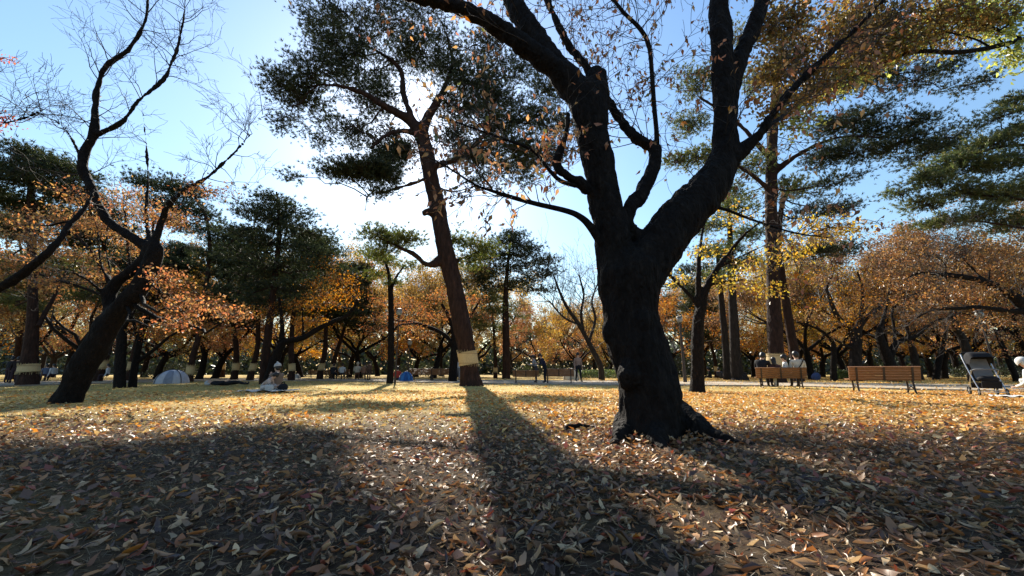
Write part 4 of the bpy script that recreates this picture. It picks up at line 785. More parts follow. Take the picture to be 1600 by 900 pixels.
shrub('small yellow-green shrub right of the stout cherry behind the empty bench', 1352, 36, 18, 10, L_YG)
shrub('dark rounded shrub in the background left of the blue tent', 540, 50, 60, 26, L_GR)
shrub('dark rounded shrub in the background behind the blue tent', 655, 54, 80, 24, L_GR)
shrub('dark rounded shrub in the background behind the paired benches', 850, 56, 110, 24, L_GR)
shrub('dark rounded shrub between the huge trunk and the forked cherry', 1055, 46, 60, 30, L_GR)
shrub('dark rounded shrub behind the grey dome tent', 270, 46, 80, 24, L_GR)
shrub('dark rounded shrub behind the picnicking pair', 445, 48, 70, 28, L_GR)
shrub('dark rounded shrub behind the stroller', 1545, 46, 100, 24, L_GR)

# ------------------------------------------------------------------ fallen leaves and grass
def fallen_tpl(seed):
    r = np.random.default_rng(seed); L = 5
    curl, cup, tw, wd = r.uniform(-1.0, 1.5), r.uniform(-.4, 1.4), r.uniform(-.9, .9), r.uniform(.30, .55); bow = r.uniform(-.22, .22)
    V, F = [], []
    for i in range(L):
        t = i / (L - 1); ww = wd * .5 * math.sin(math.pi * min(1, t * .94 + .03)) ** .8 * (1.1 - .3 * t)
        y = t - .5; z = curl * .3 * ((t - .5) ** 2) * 2
        for s in (-1, 0, 1):
            x = s * ww * math.cos(cup * .8 * abs(s)); zz = z + cup * .45 * ww * abs(s) * 1.6; a = tw * (t - .5)
            jx, jy, jz = r.normal(size=3) * .022
            V.append((x * math.cos(a) - zz * math.sin(a) * .3 + bow * (t - .5) ** 2 * 4 * .35 + jx * (s != 0), y + jy * abs(s), zz * math.cos(a) + x * math.sin(a) + jz))
    for i in range(L - 1):
        for s in (0, 1): F.append((i * 3 + s, i * 3 + s + 1, (i + 1) * 3 + s + 1, (i + 1) * 3 + s))
    V = np.array(V); V[:, 2] -= V[:, 2].min()
    return V, np.array(F)
NT = 18
FT = [fallen_tpl(s) for s in range(NT)]
def scatter(n, d0, d1, side=1.5):
    """random ground points inside the viewed wedge between two distances"""
    y = np.sqrt(rng.uniform(d0 * d0, d1 * d1, n)); x = rng.uniform(-1, 1, n) * (y * side + .4)
    return x, y
def dens(x, y):
    v = .5 + .28 * np.sin(x * 1.1 + .6 * y + 2) * np.cos(y * .9 - x * .35) + .2 * np.sin(3.1 * x - 2.3 * y) + .12 * np.clip(x, -3, 3)
    return np.clip(v, .34, 1)
def tilted(n, up=1.0, spread=.35):
    nz = rng.normal(size=(n, 3)) * spread; nz[:, 2] = up
    F = frames(nz, rng)             # local z = leaf normal
    return F
rng = np.random.default_rng(21)
parts = []
x, y = scatter(150000, .75, 8.5); keep = rng.uniform(0, 1, len(x)) < dens(x, y) ** .8 * np.clip(1.0 - (np.hypot(x * .35, y) - 4.0 - .8 * np.sin(x * .8)) / 4.0, 0, 1); x, y = x[keep], y[keep]
ix = rng.integers(0, NT, len(x)); Rm = tilted(len(x), 1, .5); s = np.clip(rng.gamma(6, .0086, len(x)), .018, .092)
z = gza(x, y) + rng.uniform(0, .012, len(x))
# leaves drifted against the great trunk and its roots
na = 900; aa = rng.uniform(0, 2 * math.pi, na); ra = .36 + np.abs(rng.normal(0, .16, na)); xa = base[0] + .03 + ra * np.cos(aa) * 1.15; ya = base[1] + ra * np.sin(aa)
x, y, z, s = np.concatenate([x, xa]), np.concatenate([y, ya]), np.concatenate([z, gza(xa, ya) + np.clip(.10 - (ra - .36) * .25, .01, .1) * rng.uniform(.2, 1, na)]), np.concatenate([s, rng.uniform(.045, .085, na)])
ix = np.concatenate([ix, rng.integers(0, NT, na)]); Rm = np.concatenate([Rm, tilted(na, 1, .6)])
hy = np.hypot(x * .6, y) > 2.7
for k in range(NT):
    m = (ix == k) & ~hy; parts.append(inst(*FT[k], np.stack([x, y, z], -1)[m], Rm[m], s[m]))
    m = (ix == k) & hy; parts.append(inst(*leaf_tpl(.38 + .012 * k, .05 + .02 * (k % 7), .16 - .03 * (k % 9)), np.stack([x, y, z], -1)[m], Rm[m], s[m]))
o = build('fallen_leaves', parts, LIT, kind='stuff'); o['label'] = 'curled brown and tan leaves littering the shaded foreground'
parts = []
x, y = scatter(74000, 4.0, 14); keep = rng.uniform(0, 1, len(x)) < np.clip((y + .7 * np.sin(x * 1.3) - 3.6) / 3.5, .05, 1) * np.clip(dens(x, y) * 1.1 + .12 * np.clip(x / 5, -1.6, 1.6), .08, 1); x, y = x[keep], y[keep]
for lo in (0, 1):
    m = (np.arange(len(x)) % 2) == lo; n = m.sum()
    Rr = tilted(n, 1, .38); parts.append(inst(*leaf_tpl(.5, .15 + .1 * lo, .12 - .2 * lo), np.stack([x[m], y[m], gza(x[m], y[m]) + .008], -1), Rr, rng.uniform(.055, .11, n)))
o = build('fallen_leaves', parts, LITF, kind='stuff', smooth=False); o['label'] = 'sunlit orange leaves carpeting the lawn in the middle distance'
x, y = scatter(42000, 14, 40); keep = rng.uniform(0, 1, len(x)) < np.clip(.35 + .3 * np.clip(x / 8, -1, 2), .12, 1); x, y = x[keep], y[keep]
def on_path(x, y):
    yn = np.interp(x, ne[:, 0][np.argsort(ne[:, 0])], ne[:, 1][np.argsort(ne[:, 0])]); yf = np.interp(x, fe[:, 0][np.argsort(fe[:, 0])], fe[:, 1][np.argsort(fe[:, 0])])
    return (y > yn - .2) & (y < yf + .2)
m = ~on_path(x, y) | (rng.uniform(0, 1, len(x)) < .35); x, y = x[m], y[m]
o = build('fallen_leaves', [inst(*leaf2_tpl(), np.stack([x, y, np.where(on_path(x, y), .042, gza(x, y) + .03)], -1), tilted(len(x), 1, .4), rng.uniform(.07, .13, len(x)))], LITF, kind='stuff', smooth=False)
o['label'] = 'scattered leaves on the grass around the path and benches'
# grass blades: dead tangled fibres close by, dry golden grass beyond
def blades(n, d0, d1, h0, h1, wd, lean, cond=None):
    x, y = scatter(n, d0, d1)
    if cond is not None: m = cond(x, y); x, y = x[m], y[m]
    n = len(x); m = ~on_path(x, y); x, y = x[m], y[m]; n = len(x)
    d = rng.normal(size=(n, 3)) * lean; d[:, 2] = np.abs(d[:, 2]) * .3 + 1 - min(lean, .85)
    d = nrm(d); h = rng.uniform(h0, h1, n); sd_ = nrm(np.cross(d, rng.normal(size=(n, 3)))) * wd / 2
    b = np.stack([x, y, gza(x, y)], -1); mid = b + d * h[:, None] * .6; tip = mid + nrm(d + rng.normal(size=(n, 3)) * .35 - np.array((0, 0, .25))) * h[:, None] * .5
    V = np.stack([b - sd_, b + sd_, mid + sd_ * .8, mid - sd_ * .8, tip], 1).reshape(-1, 3); k = np.arange(n)[:, None] * 5
    return [(V, k + np.array([[0, 1, 2, 3]])), (V * 1.0, k + np.array([[3, 2, 4]]))]
def blade_mesh(b):
    (V, Fq), (_, Ft) = b
    return [(V, Fq), (V, Ft)]
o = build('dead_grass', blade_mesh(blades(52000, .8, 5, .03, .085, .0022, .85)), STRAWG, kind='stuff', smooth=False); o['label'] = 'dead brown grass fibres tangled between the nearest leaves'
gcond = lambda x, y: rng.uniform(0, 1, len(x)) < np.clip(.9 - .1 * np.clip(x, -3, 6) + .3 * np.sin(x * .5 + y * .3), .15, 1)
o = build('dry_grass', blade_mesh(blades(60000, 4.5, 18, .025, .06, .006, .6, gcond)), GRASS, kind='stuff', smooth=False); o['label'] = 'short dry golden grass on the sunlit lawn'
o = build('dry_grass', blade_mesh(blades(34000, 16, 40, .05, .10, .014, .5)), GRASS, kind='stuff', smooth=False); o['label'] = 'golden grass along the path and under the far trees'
# the largest fallen leaves, each its own thing
R = random.Random(31)
LBL = {'tan': 'pale tan curled leaf on the foreground litter', 'brown': 'brown curled leaf on the foreground litter', 'orange': 'orange fallen leaf on the foreground litter', 'red': 'dark red fallen leaf on the foreground litter', 'purple': 'dark brown withered leaf on the foreground litter'}
fm = []
for k in range(NT):
    m_ = mesh([FT[k]], 'fallen_leaf'); m_.materials.append(OBJLEAF['tan']); fm.append(m_)
made = 0
while made < 290:
    dd = math.sqrt(R.uniform(1.22 ** 2, 2.5 ** 2)); px = R.uniform(15, 1585)
    q = GX(px, dd)
    if not in_view((q[0], q[1], .02)): continue
    k = R.choices(('tan', 'brown', 'orange', 'red', 'purple'), (50, 22, 10, 6, 12))[0]
    o = bpy.data.objects.new('fallen_leaf', R.choice(fm)); COL.objects.link(o)
    sc = R.uniform(.045, .085); o.scale = (sc, sc, sc); o.location = (q[0], q[1], gz(q[0], q[1]) + .012)
    o.rotation_euler = (R.gauss(0, .28), R.gauss(0, .28), R.uniform(0, 6.28))
    o.material_slots[0].link = 'OBJECT'; o.material_slots[0].material = OBJLEAF[k]
    where = ('by the left edge', 'left of centre', 'at the centre', 'right of centre', 'by the right edge')[min(4, int(px / 320))]; row = ('lowest', 'second', 'third')[min(2, int((dd - 1.22) / .43))]
    tag(o, f"{'large ' if sc > .073 else 'small ' if sc < .056 else ''}{LBL[k]} {where}, {row} row", 'leaf', k.replace('purple', 'withered') + ' fallen leaves in the foreground'); made += 1

# ------------------------------------------------------------------ benches
WOOD = plain('bench_wood', (.20, .085, .03), .55, var=.35, scale=6, stretch=(1, 12, 12), bump=.2)
IRON = plain('bench_iron', (.05, .035, .028), .5, metal=.3, var=.3, scale=12)
def bx(*a): return [box(*a)]
def rotx(a): c, s = math.cos(a), math.sin(a); return [[1, 0, 0], [0, c, -s], [0, s, c]]
def make_bench(L=1.8):
    t = thing('park_bench', 'x', 'bench')
    tilt = math.radians(14)      # the back leans towards -y (towards the camera), sitters look to +y
    for i in range(5):
        h = .005 + i * .084; z = .42 + h * math.cos(tilt); y = -.2 - h * math.sin(tilt)
        build('back_slat', bx(0, y, z, L, .028, .074, rotx(tilt)), WOOD, t, smooth=False)
    build('top_rail', bx(0, -.2 - .40 * math.sin(tilt), .42 + .405 * math.cos(tilt), L + .02, .06, .03, rotx(tilt)), WOOD, t, smooth=False)
    for i in range(4): build('seat_slat', bx(0, -.13 + i * .105, .425, L, .092, .03), WOOD, t, smooth=False)
    for x in (-L * .39, 0, L * .39):
        p = [box(x, -.2 - .18 * math.sin(tilt) - .027, .42 + .18 * math.cos(tilt), .05, .022, .44, rotx(tilt)), box(x, .02, .398, .05, .42, .025)]
        if x:
            p += tubes([(catmull(np.array([(x, -.18, .40), (x, -.20, .25), (x, -.21, .1), (x, -.26, 0)]), 5), np.full(16, .028)),
                        (catmull(np.array([(x, .18, .40), (x, .16, .25), (x, .17, .1), (x, .24, 0)]), 5), np.full(16, .028)),
                        (catmull(np.array([(x, -.2, .12), (x, -.02, .2), (x, .17, .12)]), 5), np.full(11, .018))], 6)
        build('end_frame' if x else 'middle_brace', p, IRON, t, smooth=False)
    return t
bench = make_bench()
bspots = [('occupied wooden slat bench with four people, seen from behind on the right', 1221, 606.5, -22, 1.0), ('empty wooden slat bench with its back to the camera, left of the stroller', 1381, 614.5, -22, 1.0),
          ('distant wooden bench left of the stooping people by the path', 822, 599, -6, .85), ('distant wooden bench right of the stooping people by the path', 874, 599.5, -10, .95),
          ('distant bench next to the blue tent', 660, 594.8, -5, 1), ('distant bench directly left of the leaning pine foot', 690, 595, -5, 1), ('distant bench with a person in white, left of the seated group', 530, 593.2, 10, .95), ('low grey-looking distant bench in front of two banded pines', 497, 592.2, 10, .9)]
bobj = []
for i, (lab, px, py, rz, sc) in enumerate(bspots):
    q = G(px, py); q[2] = .02 if i < 2 else .045
    if i == 0: bench.location = q; bench.rotation_euler = (0, 0, math.radians(rz)); bench['label'] = lab; bench['group'] = 'benches along the path'; bobj.append(bench)
    else: bobj.append(copy_tree(bench, lab, q, math.radians(rz), sc, 'benches along the path'))

# ------------------------------------------------------------------ people
SKIN = plain('skin', (.50, .30, .21), .55, var=.08)
HAIR = plain('black_hair', (.015, .012, .011), .45, var=.3, scale=40)
SHOE = plain('dark_shoes', (.03, .028, .027), .5)
_mc = {}
def cloth(c):
    if c not in _mc: _mc[c] = plain('cloth', tuple(v * .68 for v in c), .85, var=.12, scale=9, spec=.2, bump=.15)
    return _mc[c]
def person(label, loc, rz, J, top, bottom, sc=1.0, hair=HAIR, hat=None, strap=None, longhair=False, group=None):
    """J: joint dict in metres, figure facing +y"""
    t = thing('person', label, 'person', loc, group, math.radians(rz)); t.scale = (sc,) * 3
    names, V, Rr, E, reg = {}, [], [], [], []
    def add(n, p, r, m, par=None):
        names[n] = len(V); V.append(p); Rr.append(r); reg.append(m)
        if par is not None: E.append((names[par], names[n]))
    pv, ch, nk, hd = J['pelvis'], J['chest'], J['neck'], J['head']
    lerp = lambda a, b, f: tuple(a[i] + (b[i] - a[i]) * f for i in range(3))
    add('pv', pv, (.165, .13), 1); add('wa', lerp(pv, ch, .5), (.15, .115), 0, 'pv'); add('ch', ch, (.17, .125), 0, 'wa'); add('nb', lerp(ch, nk, .75), (.095, .085), 0, 'ch')
    add('nk', nk, (.052, .055), 2, 'nb'); add('jaw', lerp(nk, hd, .55), (.07, .08), 2, 'nk'); add('hd', hd, (.085, .098), 2, 'jaw')
    f = J.get('face', (0, 1, 0)); up = nrm(np.array(hd) - np.array(nk)); tp = tuple(np.array(hd) + up * .085); add('tp', tp, (.06, .07), 2, 'hd')
    ns = tuple(np.array(hd) - up * .035 + np.array(f) * .105); add('ns', ns, (.014, .014), 2, 'jaw')
    for s in ('L', 'R'):
        sh, el, ha = J['sh' + s], J['el' + s], J['ha' + s]
        add('sh' + s, sh, (.075, .075), 0, 'ch'); add('ua' + s, lerp(sh, el, .5), (.06, .06), 0, 'sh' + s); add('el' + s, el, (.05, .05), 0, 'ua' + s); add('wr' + s, ha, (.036, .036), 0, 'el' + s)
        dv = nrm(np.array(ha) - np.array(el)); add('pa' + s, tuple(np.array(ha) + dv * .07), (.04, .022), 2, 'wr' + s)
        hp, kn, an = J['hp' + s], J['kn' + s], J['an' + s]
        add('hp' + s, hp, (.10, .10), 1, 'pv'); add('th' + s, lerp(hp, kn, .5), (.085, .085), 1, 'hp' + s); add('kn' + s, kn, (.066, .066), 1, 'th' + s); add('ca' + s, lerp(kn, an, .35), (.062, .062), 1, 'kn' + s); add('an' + s, an, (.045, .045), 1, 'ca' + s)
        fd = J.get('foot', (0, 1, 0)); add('to' + s, (an[0] + fd[0] * .16, an[1] + fd[1] * .16, an[2] + fd[2] * .16 - .04), (.045, .035), 3, 'an' + s)
    me = bpy.data.meshes.new('body'); me.from_pydata([tuple(v) for v in V], E, []); o = bpy.data.objects.new('work', me); COL.objects.link(o)
    sk = o.modifiers.new('skin', 'SKIN')
    for i, sv in enumerate(me.skin_vertices[0].data): sv.radius = Rr[i]; sv.use_root = (i == 0)
    sb = o.modifiers.new('sub', 'SUBSURF'); sb.levels = sb.render_levels = 1
    m2 = bpy.data.meshes.new_from_object(o.evaluated_get(bpy.context.evaluated_depsgraph_get())); bpy.data.objects.remove(o)
    Va = np.array(V); co = np.empty(len(m2.vertices) * 3, np.float32); m2.vertices.foreach_get('co', co); co = co.reshape(-1, 3)
    seg = np.array([(Va[a] + Va[b]) / 2 for a, b in E]); pts = np.vstack([Va, seg]); rg = np.array(reg + [reg[b] for a, b in E])
    mi = np.array([rg[np.linalg.norm(pts - co[list(p.vertices)].mean(0), axis=1).argmin()] for p in m2.polygons])
    fv, ff = [], []
    mats = [cloth(top), cloth(bottom), SKIN, SHOE]
    m2.materials.clear()
    for m in mats: m2.materials.append(m)
    m2.polygons.foreach_set('material_index', mi.astype(np.int32)); m2.polygons.foreach_set('use_smooth', np.full(len(mi), True))
    # fingers, joined into the same body mesh
    fp = []
    for s, sg in (('L', -1), ('R', 1)):
        ha, el = np.array(J['ha' + s]), np.array(J['el' + s]); dv = nrm(ha - el); pc = ha + dv * .07
        sd_ = nrm(np.cross(dv, (0, .3, 1.0))); dn = np.cross(sd_, dv)
        for k, Lf in enumerate((.065, .075, .07, .055)):
            b = pc + sd_ * (k - 1.5) * .019 + dv * .02; fp.append((np.array([b, b + dv * Lf * .5 + dn * .008, b + dv * Lf + dn * .028]), np.array([.0095, .009, .007])))
        b = ha + dv * .045 + sd_ * sg * .03; fp.append((np.array([b, b + dv * .03 + sd_ * sg * .025, b + dv * .058 + sd_ * sg * .03]), np.array([.011, .010, .008])))
    fpar = tubes(fp, 6)
    fo = mesh([(a, b_, 2) for a, b_ in fpar], 'f')
    import bmesh
    bm = bmesh.new(); bm.from_mesh(m2); bm.from_mesh(fo); bm.to_mesh(m2); bm.free(); bpy.data.meshes.remove(fo)
    m2.name = 'body'; b_ = bpy.data.objects.new('body', m2); COL.objects.link(b_); b_.parent = t
    # hair or hat, following the head
    fwd = np.array(f, float); c = np.array(hd) + up * .012 - fwd * .018
    side = nrm(np.cross(fwd, up)); Rt = np.stack([side, nrm(np.cross(up, side)), up], -1)
    V_, F_ = ellipsoid((0, 0, 0), (.102, .118, .125), 14, 8, -.15, 1)
    hp = [(V_ @ Rt.T + c, F_)]
    V_, F_ = ellipsoid((0, -.03, -.04 if not longhair else -.12), (.096, .085, .10 if not longhair else .2), 12, 7)
    hp.append((V_ @ Rt.T + c, F_))
    build('hair', hp, hair, t)
    if hat:
        V_, F_ = ellipsoid((0, 0, .035), (.116, .13, .13), 14, 8, -.1, 1); V2, F2 = ellipsoid((0, 0, .175), (.035, .035, .035), 8, 6)
        build('beanie', [(V_ @ Rt.T + c, F_), (V2 @ Rt.T + c, F2)], cloth(hat), t)
    if strap:
        a_ = np.linspace(0, 2 * math.pi, 21)[:, None]; cc = np.array(lerp(pv, ch, .75)); ax1 = nrm(np.array((.19, 0, .26))); ax2 = np.array((0, .17, 0))
        build('bag_strap', tubes([(cc + np.cos(a_) * ax1 * .30 + np.sin(a_) * ax2, np.full(21, .018))], 6), cloth(strap), t)
    return t
def pose(kind, lean=0.0, turn=0.0, arms='down'):
    J = {}
    if kind == 'bench':
        J = dict(pelvis=(0, 0, .52), hpL=(-.09, .02, .50), hpR=(.09, .02, .50), knL=(-.11, .42, .50), knR=(.11, .42, .50), anL=(-.11, .44, .09), anR=(.11, .46, .09)); z0 = .52
    elif kind == 'ground':
        J = dict(pelvis=(0, 0, .14), hpL=(-.1, .03, .13), hpR=(.1, .03, .13), knL=(-.26, .40, .24), knR=(.26, .40, .24), anL=(.06, .52, .07), anR=(-.06, .56, .07)); z0 = .14
    elif kind == 'squat':
        J = dict(pelvis=(0, 0, .26), hpL=(-.1, .03, .25), hpR=(.1, .03, .25), knL=(-.16, .36, .46), knR=(.16, .36, .46), anL=(-.14, .18, .08), anR=(.14, .18, .08)); z0 = .26
    elif kind == 'walk':
        J = dict(pelvis=(0, 0, .92), hpL=(-.09, 0, .88), hpR=(.09, 0, .88), knL=(-.09, .14, .50), knR=(.09, -.02, .49), anL=(-.09, .16, .09), anR=(.09, -.16, .11)); z0 = .92
    else:
        J = dict(pelvis=(0, 0, .92), hpL=(-.09, 0, .88), hpR=(.09, 0, .88), knL=(-.1, .03, .49), knR=(.1, .02, .49), anL=(-.1, 0, .08), anR=(.1, 0, .08)); z0 = .92
    s, c = math.sin(lean), math.cos(lean); tr = lambda x, h: (x + turn * h, s * h, z0 + c * h)
    J['chest'] = tr(0, .38); J['neck'] = tr(0, .53); hd = tr(0, .68); J['head'] = (hd[0], hd[1] + .02, hd[2])
    sl, sr = tr(-.19, .43), tr(.19, .43); J['shL'], J['shR'] = sl, sr
    for k, q, g in (('L', sl, -1), ('R', sr, 1)):
        if arms == 'front': J['el' + k] = (q[0] + g * .05, q[1] + .06, q[2] - .27); J['ha' + k] = (q[0] - g * .08, q[1] + .28, q[2] - .24)
        elif arms == 'mouth': J['el' + k] = (q[0] + g * .05, q[1] + .12, q[2] - .24); J['ha' + k] = (q[0] - g * .12, q[1] + .26, q[2] - .04)
        elif arms == 'lap': J['el' + k] = (q[0] + g * .06, q[1] + .03, q[2] - .27); J['ha' + k] = (q[0] - g * .06, q[1] + .24, q[2] - .34)
        else: J['el' + k] = (q[0] + g * .05, q[1] - .02, q[2] - .28); J['ha' + k] = (q[0] + g * .06, q[1] + .06, q[2] - .52)
    return J
def lying():
    return dict(pelvis=(0, 0, .13), chest=(0, -.40, .14), neck=(0, -.56, .14), head=(0, -.72, .15), face=(0, .15, .99), foot=(0, .1, .9), shL=(-.19, -.45, .13), shR=(.19, -.45, .13), elL=(-.26, -.2, .08), elR=(.26, -.2, .08), haL=(-.14, .0, .2), haR=(.14, .0, .2), hpL=(-.1, .06, .12), hpR=(.1, .06, .12), knL=(-.12, .46, .16), knR=(.12, .46, .2), anL=(-.12, .86, .09), anR=(.12, .86, .09))
def on_bench(b, x, y=0.03): 
    a = b.rotation_euler[2]; return (b.location[0] + x * math.cos(a) - y * math.sin(a), b.location[1] + x * math.sin(a) + y * math.cos(a), b.location[2] - .01)
BA = -22
person('person in black leaning over at the left end of the occupied bench', on_bench(bobj[0], -.66), BA - 20, pose('bench', .35, .12, 'front'), (.018, .018, .022), (.03, .03, .035), 1.18)
person('child with long black hair and dark top, second from the left on the occupied bench', on_bench(bobj[0], -.12), BA, pose('bench', .18, 0, 'lap'), (.10, .045, .04), (.02, .02, .025), .98, longhair=True)
person('small child in white, second from the right on the occupied bench', on_bench(bobj[0], .30, .10), BA + 80, pose('bench', .05, 0, 'lap'), (.78, .78, .76), (.55, .55, .50), 1.05)
person('adult in cream with dark shoulder strap, right end of the occupied bench', on_bench(bobj[0], .74), BA + 12, pose('bench', .05, -.06, 'lap'), (.72, .66, .56), (.025, .025, .03), 1.15, strap=(.02, .02, .02))
def gp(px, py, z=.02): q = G(px, py); return (q[0], q[1], z)
person('walking person in a pinkish tan coat and dark trousers on the path', gp(904, 598.3, .045), 200, pose('walk', .02), (.42, .27, .21), (.018, .018, .024), 1.03)
person('stooping person in a navy coat between the two distant benches', gp(852, 599.6, .045), 100, pose('stand', .42, 0, 'front'), (.018, .022, .055), (.015, .016, .025), 1.0)
person('person in pale grey behind the navy coat, between the two distant benches', gp(838, 598.9, .045), 80, pose('stand', .3, 0, 'front'), (.38, .38, .40), (.06, .06, .08), .95)
person('person in a white pompom beanie sitting on the grass and eating', gp(432, 611), 70, pose('ground', .12, 0, 'mouth'), (.26, .19, .15), (.05, .045, .045), 1.0, hat=(.62, .60, .56))
person('child in pale pink leaning forward on the picnic sheet', gp(408, 612), -75, pose('ground', .75, 0, 'front'), (.66, .52, .46), (.72, .66, .60), .85)
person('person in black lying flat on the lawn near the grey tent', gp(352, 604), -82, lying(), (.02, .02, .024), (.018, .018, .022), 1.05, hair=cloth((.62, .64, .68)))
person('person in white crouching at the right edge of the picture', gp(1648, 627), 10, pose('squat', .5, 0, 'lap'), (.82, .81, .78), (.74, .73, .70), 1.05, hair=cloth((.80, .79, .76)))
person('seated person in a cream top, left of the distant group', gp(557, 594.5), 20, pose('bench', .1, 0, 'lap'), (.60, .52, .42), (.18, .09, .06), 1.05, hair=cloth((.6, .5, .4)))
person('person in brown sitting in the middle of the distant group', gp(567, 594.8), -10, pose('bench', .15, 0, 'lap'), (.28, .15, .10), (.12, .07, .05), 1.0)
person('person in dark brown standing at the right of the distant group', gp(575.5, 594.8), 0, pose('stand', .05), (.16, .09, .065), (.10, .06, .05), .82)
person('distant person in white sitting on a bench by the banded pines', gp(533, 593.8), 10, pose('bench', .1, 0, 'lap'), (.7, .7, .7), (.05, .05, .06), 1.0)
person('distant person in dark clothes beside a banded pine trunk', gp(519, 593.6), 0, pose('bench', .15, 0, 'lap'), (.03, .03, .04), (.03, .03, .035), 1.0)
person('distant person in red beside the thin straight tree', gp(620, 595.4), 0, pose('ground', .1, 0, 'lap'), (.55, .07, .05), (.05, .05, .06), 1.1)
person('person in black sitting on the ground left of the flared pine foot', gp(1112, 592.2), 60, pose('ground', .3, 0, 'lap'), (.02, .02, .025), (.03, .03, .035), 1.1)
person('person in dark grey reclining on the ground beside the flared pine foot', gp(1127, 592.4), -60, pose('ground', -.3, 0, 'lap'), (.08, .08, .10), (.03, .03, .04), 1.1)
for i, (px, lab, c) in enumerate([(8, 'dark-clothed person standing at the far left edge behind the banded pine', (.02, .02, .025)), (18, 'second dark-clothed person beside the far left edge', (.03, .02, .02)), (68, 'distant person in blue-grey right of the far left banded pine', (.16, .2, .3)), (80, 'distant person in white right of the far left banded pine', (.7, .7, .72)), (166, 'distant person in white between two banded pines at the left', (.75, .75, .78))]):
    person(lab, gp(px, 597.5, .045) if px > 30 else gp(px, 600, .045), 30 * i, pose('stand' if i < 2 else 'bench', .1), c, (.05, .03, .04), .85)
person('distant person in white beyond the leaning pine foot', gp(715, 595.5, .045), 0, pose('stand', .05), (.72, .72, .74), (.3, .3, .32), .9)

# ------------------------------------------------------------------ tents
def tent(label, px, py, wpx, hpx, col, col2, rz):
    q = G(px, py); s = T(px, py, q[1]); A = wpx * s / 2; H = hpx * s; t = thing('dome_tent', label, 'tent', (q[0], q[1], .01), 'dome tents', math.radians(rz))
    n, m = 24, 10
    def surf(u, v, off=0):   # u angle, v 0 (ground) .. 1 (top); squarish dome
        a = 2 * math.pi * u; k = 1 - .13 * abs(math.sin(2 * a)) ** 1.5 if True else 1
        cr = (abs(math.cos(a)) ** 2.6 + abs(math.sin(a)) ** 2.6) ** (-1 / 2.6)
        ph = v * math.pi / 2; return np.array(((A + off) * cr * math.cos(ph) ** .9 * math.cos(a), (A * .8 + off) * cr * math.cos(ph) ** .9 * math.sin(a), (H + off) * math.sin(ph) ** 1.05))
    V = [surf(u / n, v / m) for v in range(m + 1) for u in range(n)]
    F = [(v * n + u, v * n + (u + 1) % n, (v + 1) * n + (u + 1) % n, (v + 1) * n + u) for v in range(m) for u in range(n)]
    build('canopy', [(np.array(V), np.array(F))], cloth(col), t)
    V = [surf((17.2 + u * .4) / n, v / 8 * .72, .015) for v in range(9) for u in range(6)]
    F = [(v * 6 + u, v * 6 + u + 1, (v + 1) * 6 + u + 1, (v + 1) * 6 + u) for v in range(8) for u in range(5)]
    build('door_flap', [(np.array(V), np.array(F))], cloth(col2), t)
    for u in (.125, .375):
        pts = np.array([surf(u, v / 10, .015) for v in range(11)] + [surf(u + .5, v / 10, .015) for v in range(9, -1, -1)])
        build('pole', tubes([(pts, np.full(len(pts), .018))], 6), IRON, t)
tent('grey white dome tent on the grass behind the left trees', 268, 599.5, 43, 21, (.58, .60, .68), (.30, .33, .42), 20)
tent('blue dome tent in the distance beside the benches', 634, 596, 22, 15, (.05, .22, .62), (.03, .12, .40), 10)
tent('cream dome shelter behind the walking person', 893, 594, 27, 18, (.78, .70, .56), (.6, .5, .38), -10)
tent('tiny white dome tent behind the picnicking pair', 463, 592, 12, 7, (.75, .75, .75), (.6, .6, .6), 0)

# ------------------------------------------------------------------ lamp posts
def lamp(label, px, py, top, w_=.05, lean=0):
    q = G(px, py) if py > 590 else GX(px, 30); H = (P(px, top, q[1])[2]); t = thing('lamp_post', label, 'lamp post', (q[0], q[1], 0), 'lamp posts')
    build('pole', tubes([(np.array([(0, 0, -.1), (0, 0, .5), (lean * H * .5, 0, H * .5), (lean * H, 0, H)]), np.array([w_ * 1.3, w_, w_ * .8, w_ * .6]))], 8), IRON, t)
    a = np.linspace(0, 1, 6); build('collar', tubes([(np.array([(lean * H, 0, H - .1), (lean * H, 0, H), (lean * H, 0, H + .05)]), np.array([.05, .09, .09]))], 8), IRON, t)
    V, F = ellipsoid((lean * H, 0, H + .22), (.17, .17, .2), 12, 8); build('globe', [(V, F)], plain('lamp_glass', (.25, .25, .24), .3), t)
    V, F = ellipsoid((lean * H, 0, H + .38), (.2, .2, .07), 12, 4, 0, 1); build('cap', [(V, F)], IRON, t)
lamp('thin dark lamp post beside the thin straight tree left of the leaning pine', 617, 600, 494)
lamp('slim post in front of the blue tent', 637, 596, 540, .05)
lamp('slim grey post with white foot between the huge trunk and the forked cherry', 1071, 598, 505, .10)
lamp('dark lamp post leaning behind the stroller', 1562, 602, 498, .06, -.03)

# ------------------------------------------------------------------ stroller
BLK = plain('stroller_fabric', (.014, .014, .016), .85, var=.2, spec=.15); GRY = plain('stroller_seat', (.14, .14, .145), .75, var=.15, bump=.2); SIL = plain('stroller_metal', (.62, .62, .63), .3, metal=.8, var=.08); RUB = plain('tyre_rubber', (.02, .02, .02), .8)
q = G(1546, 619)
st = thing('stroller', 'black and grey baby stroller parked on the leaves near the right edge', 'stroller', (q[0], q[1], .025), None, math.radians(-28)); st.scale = (.98, .74, 1.14)
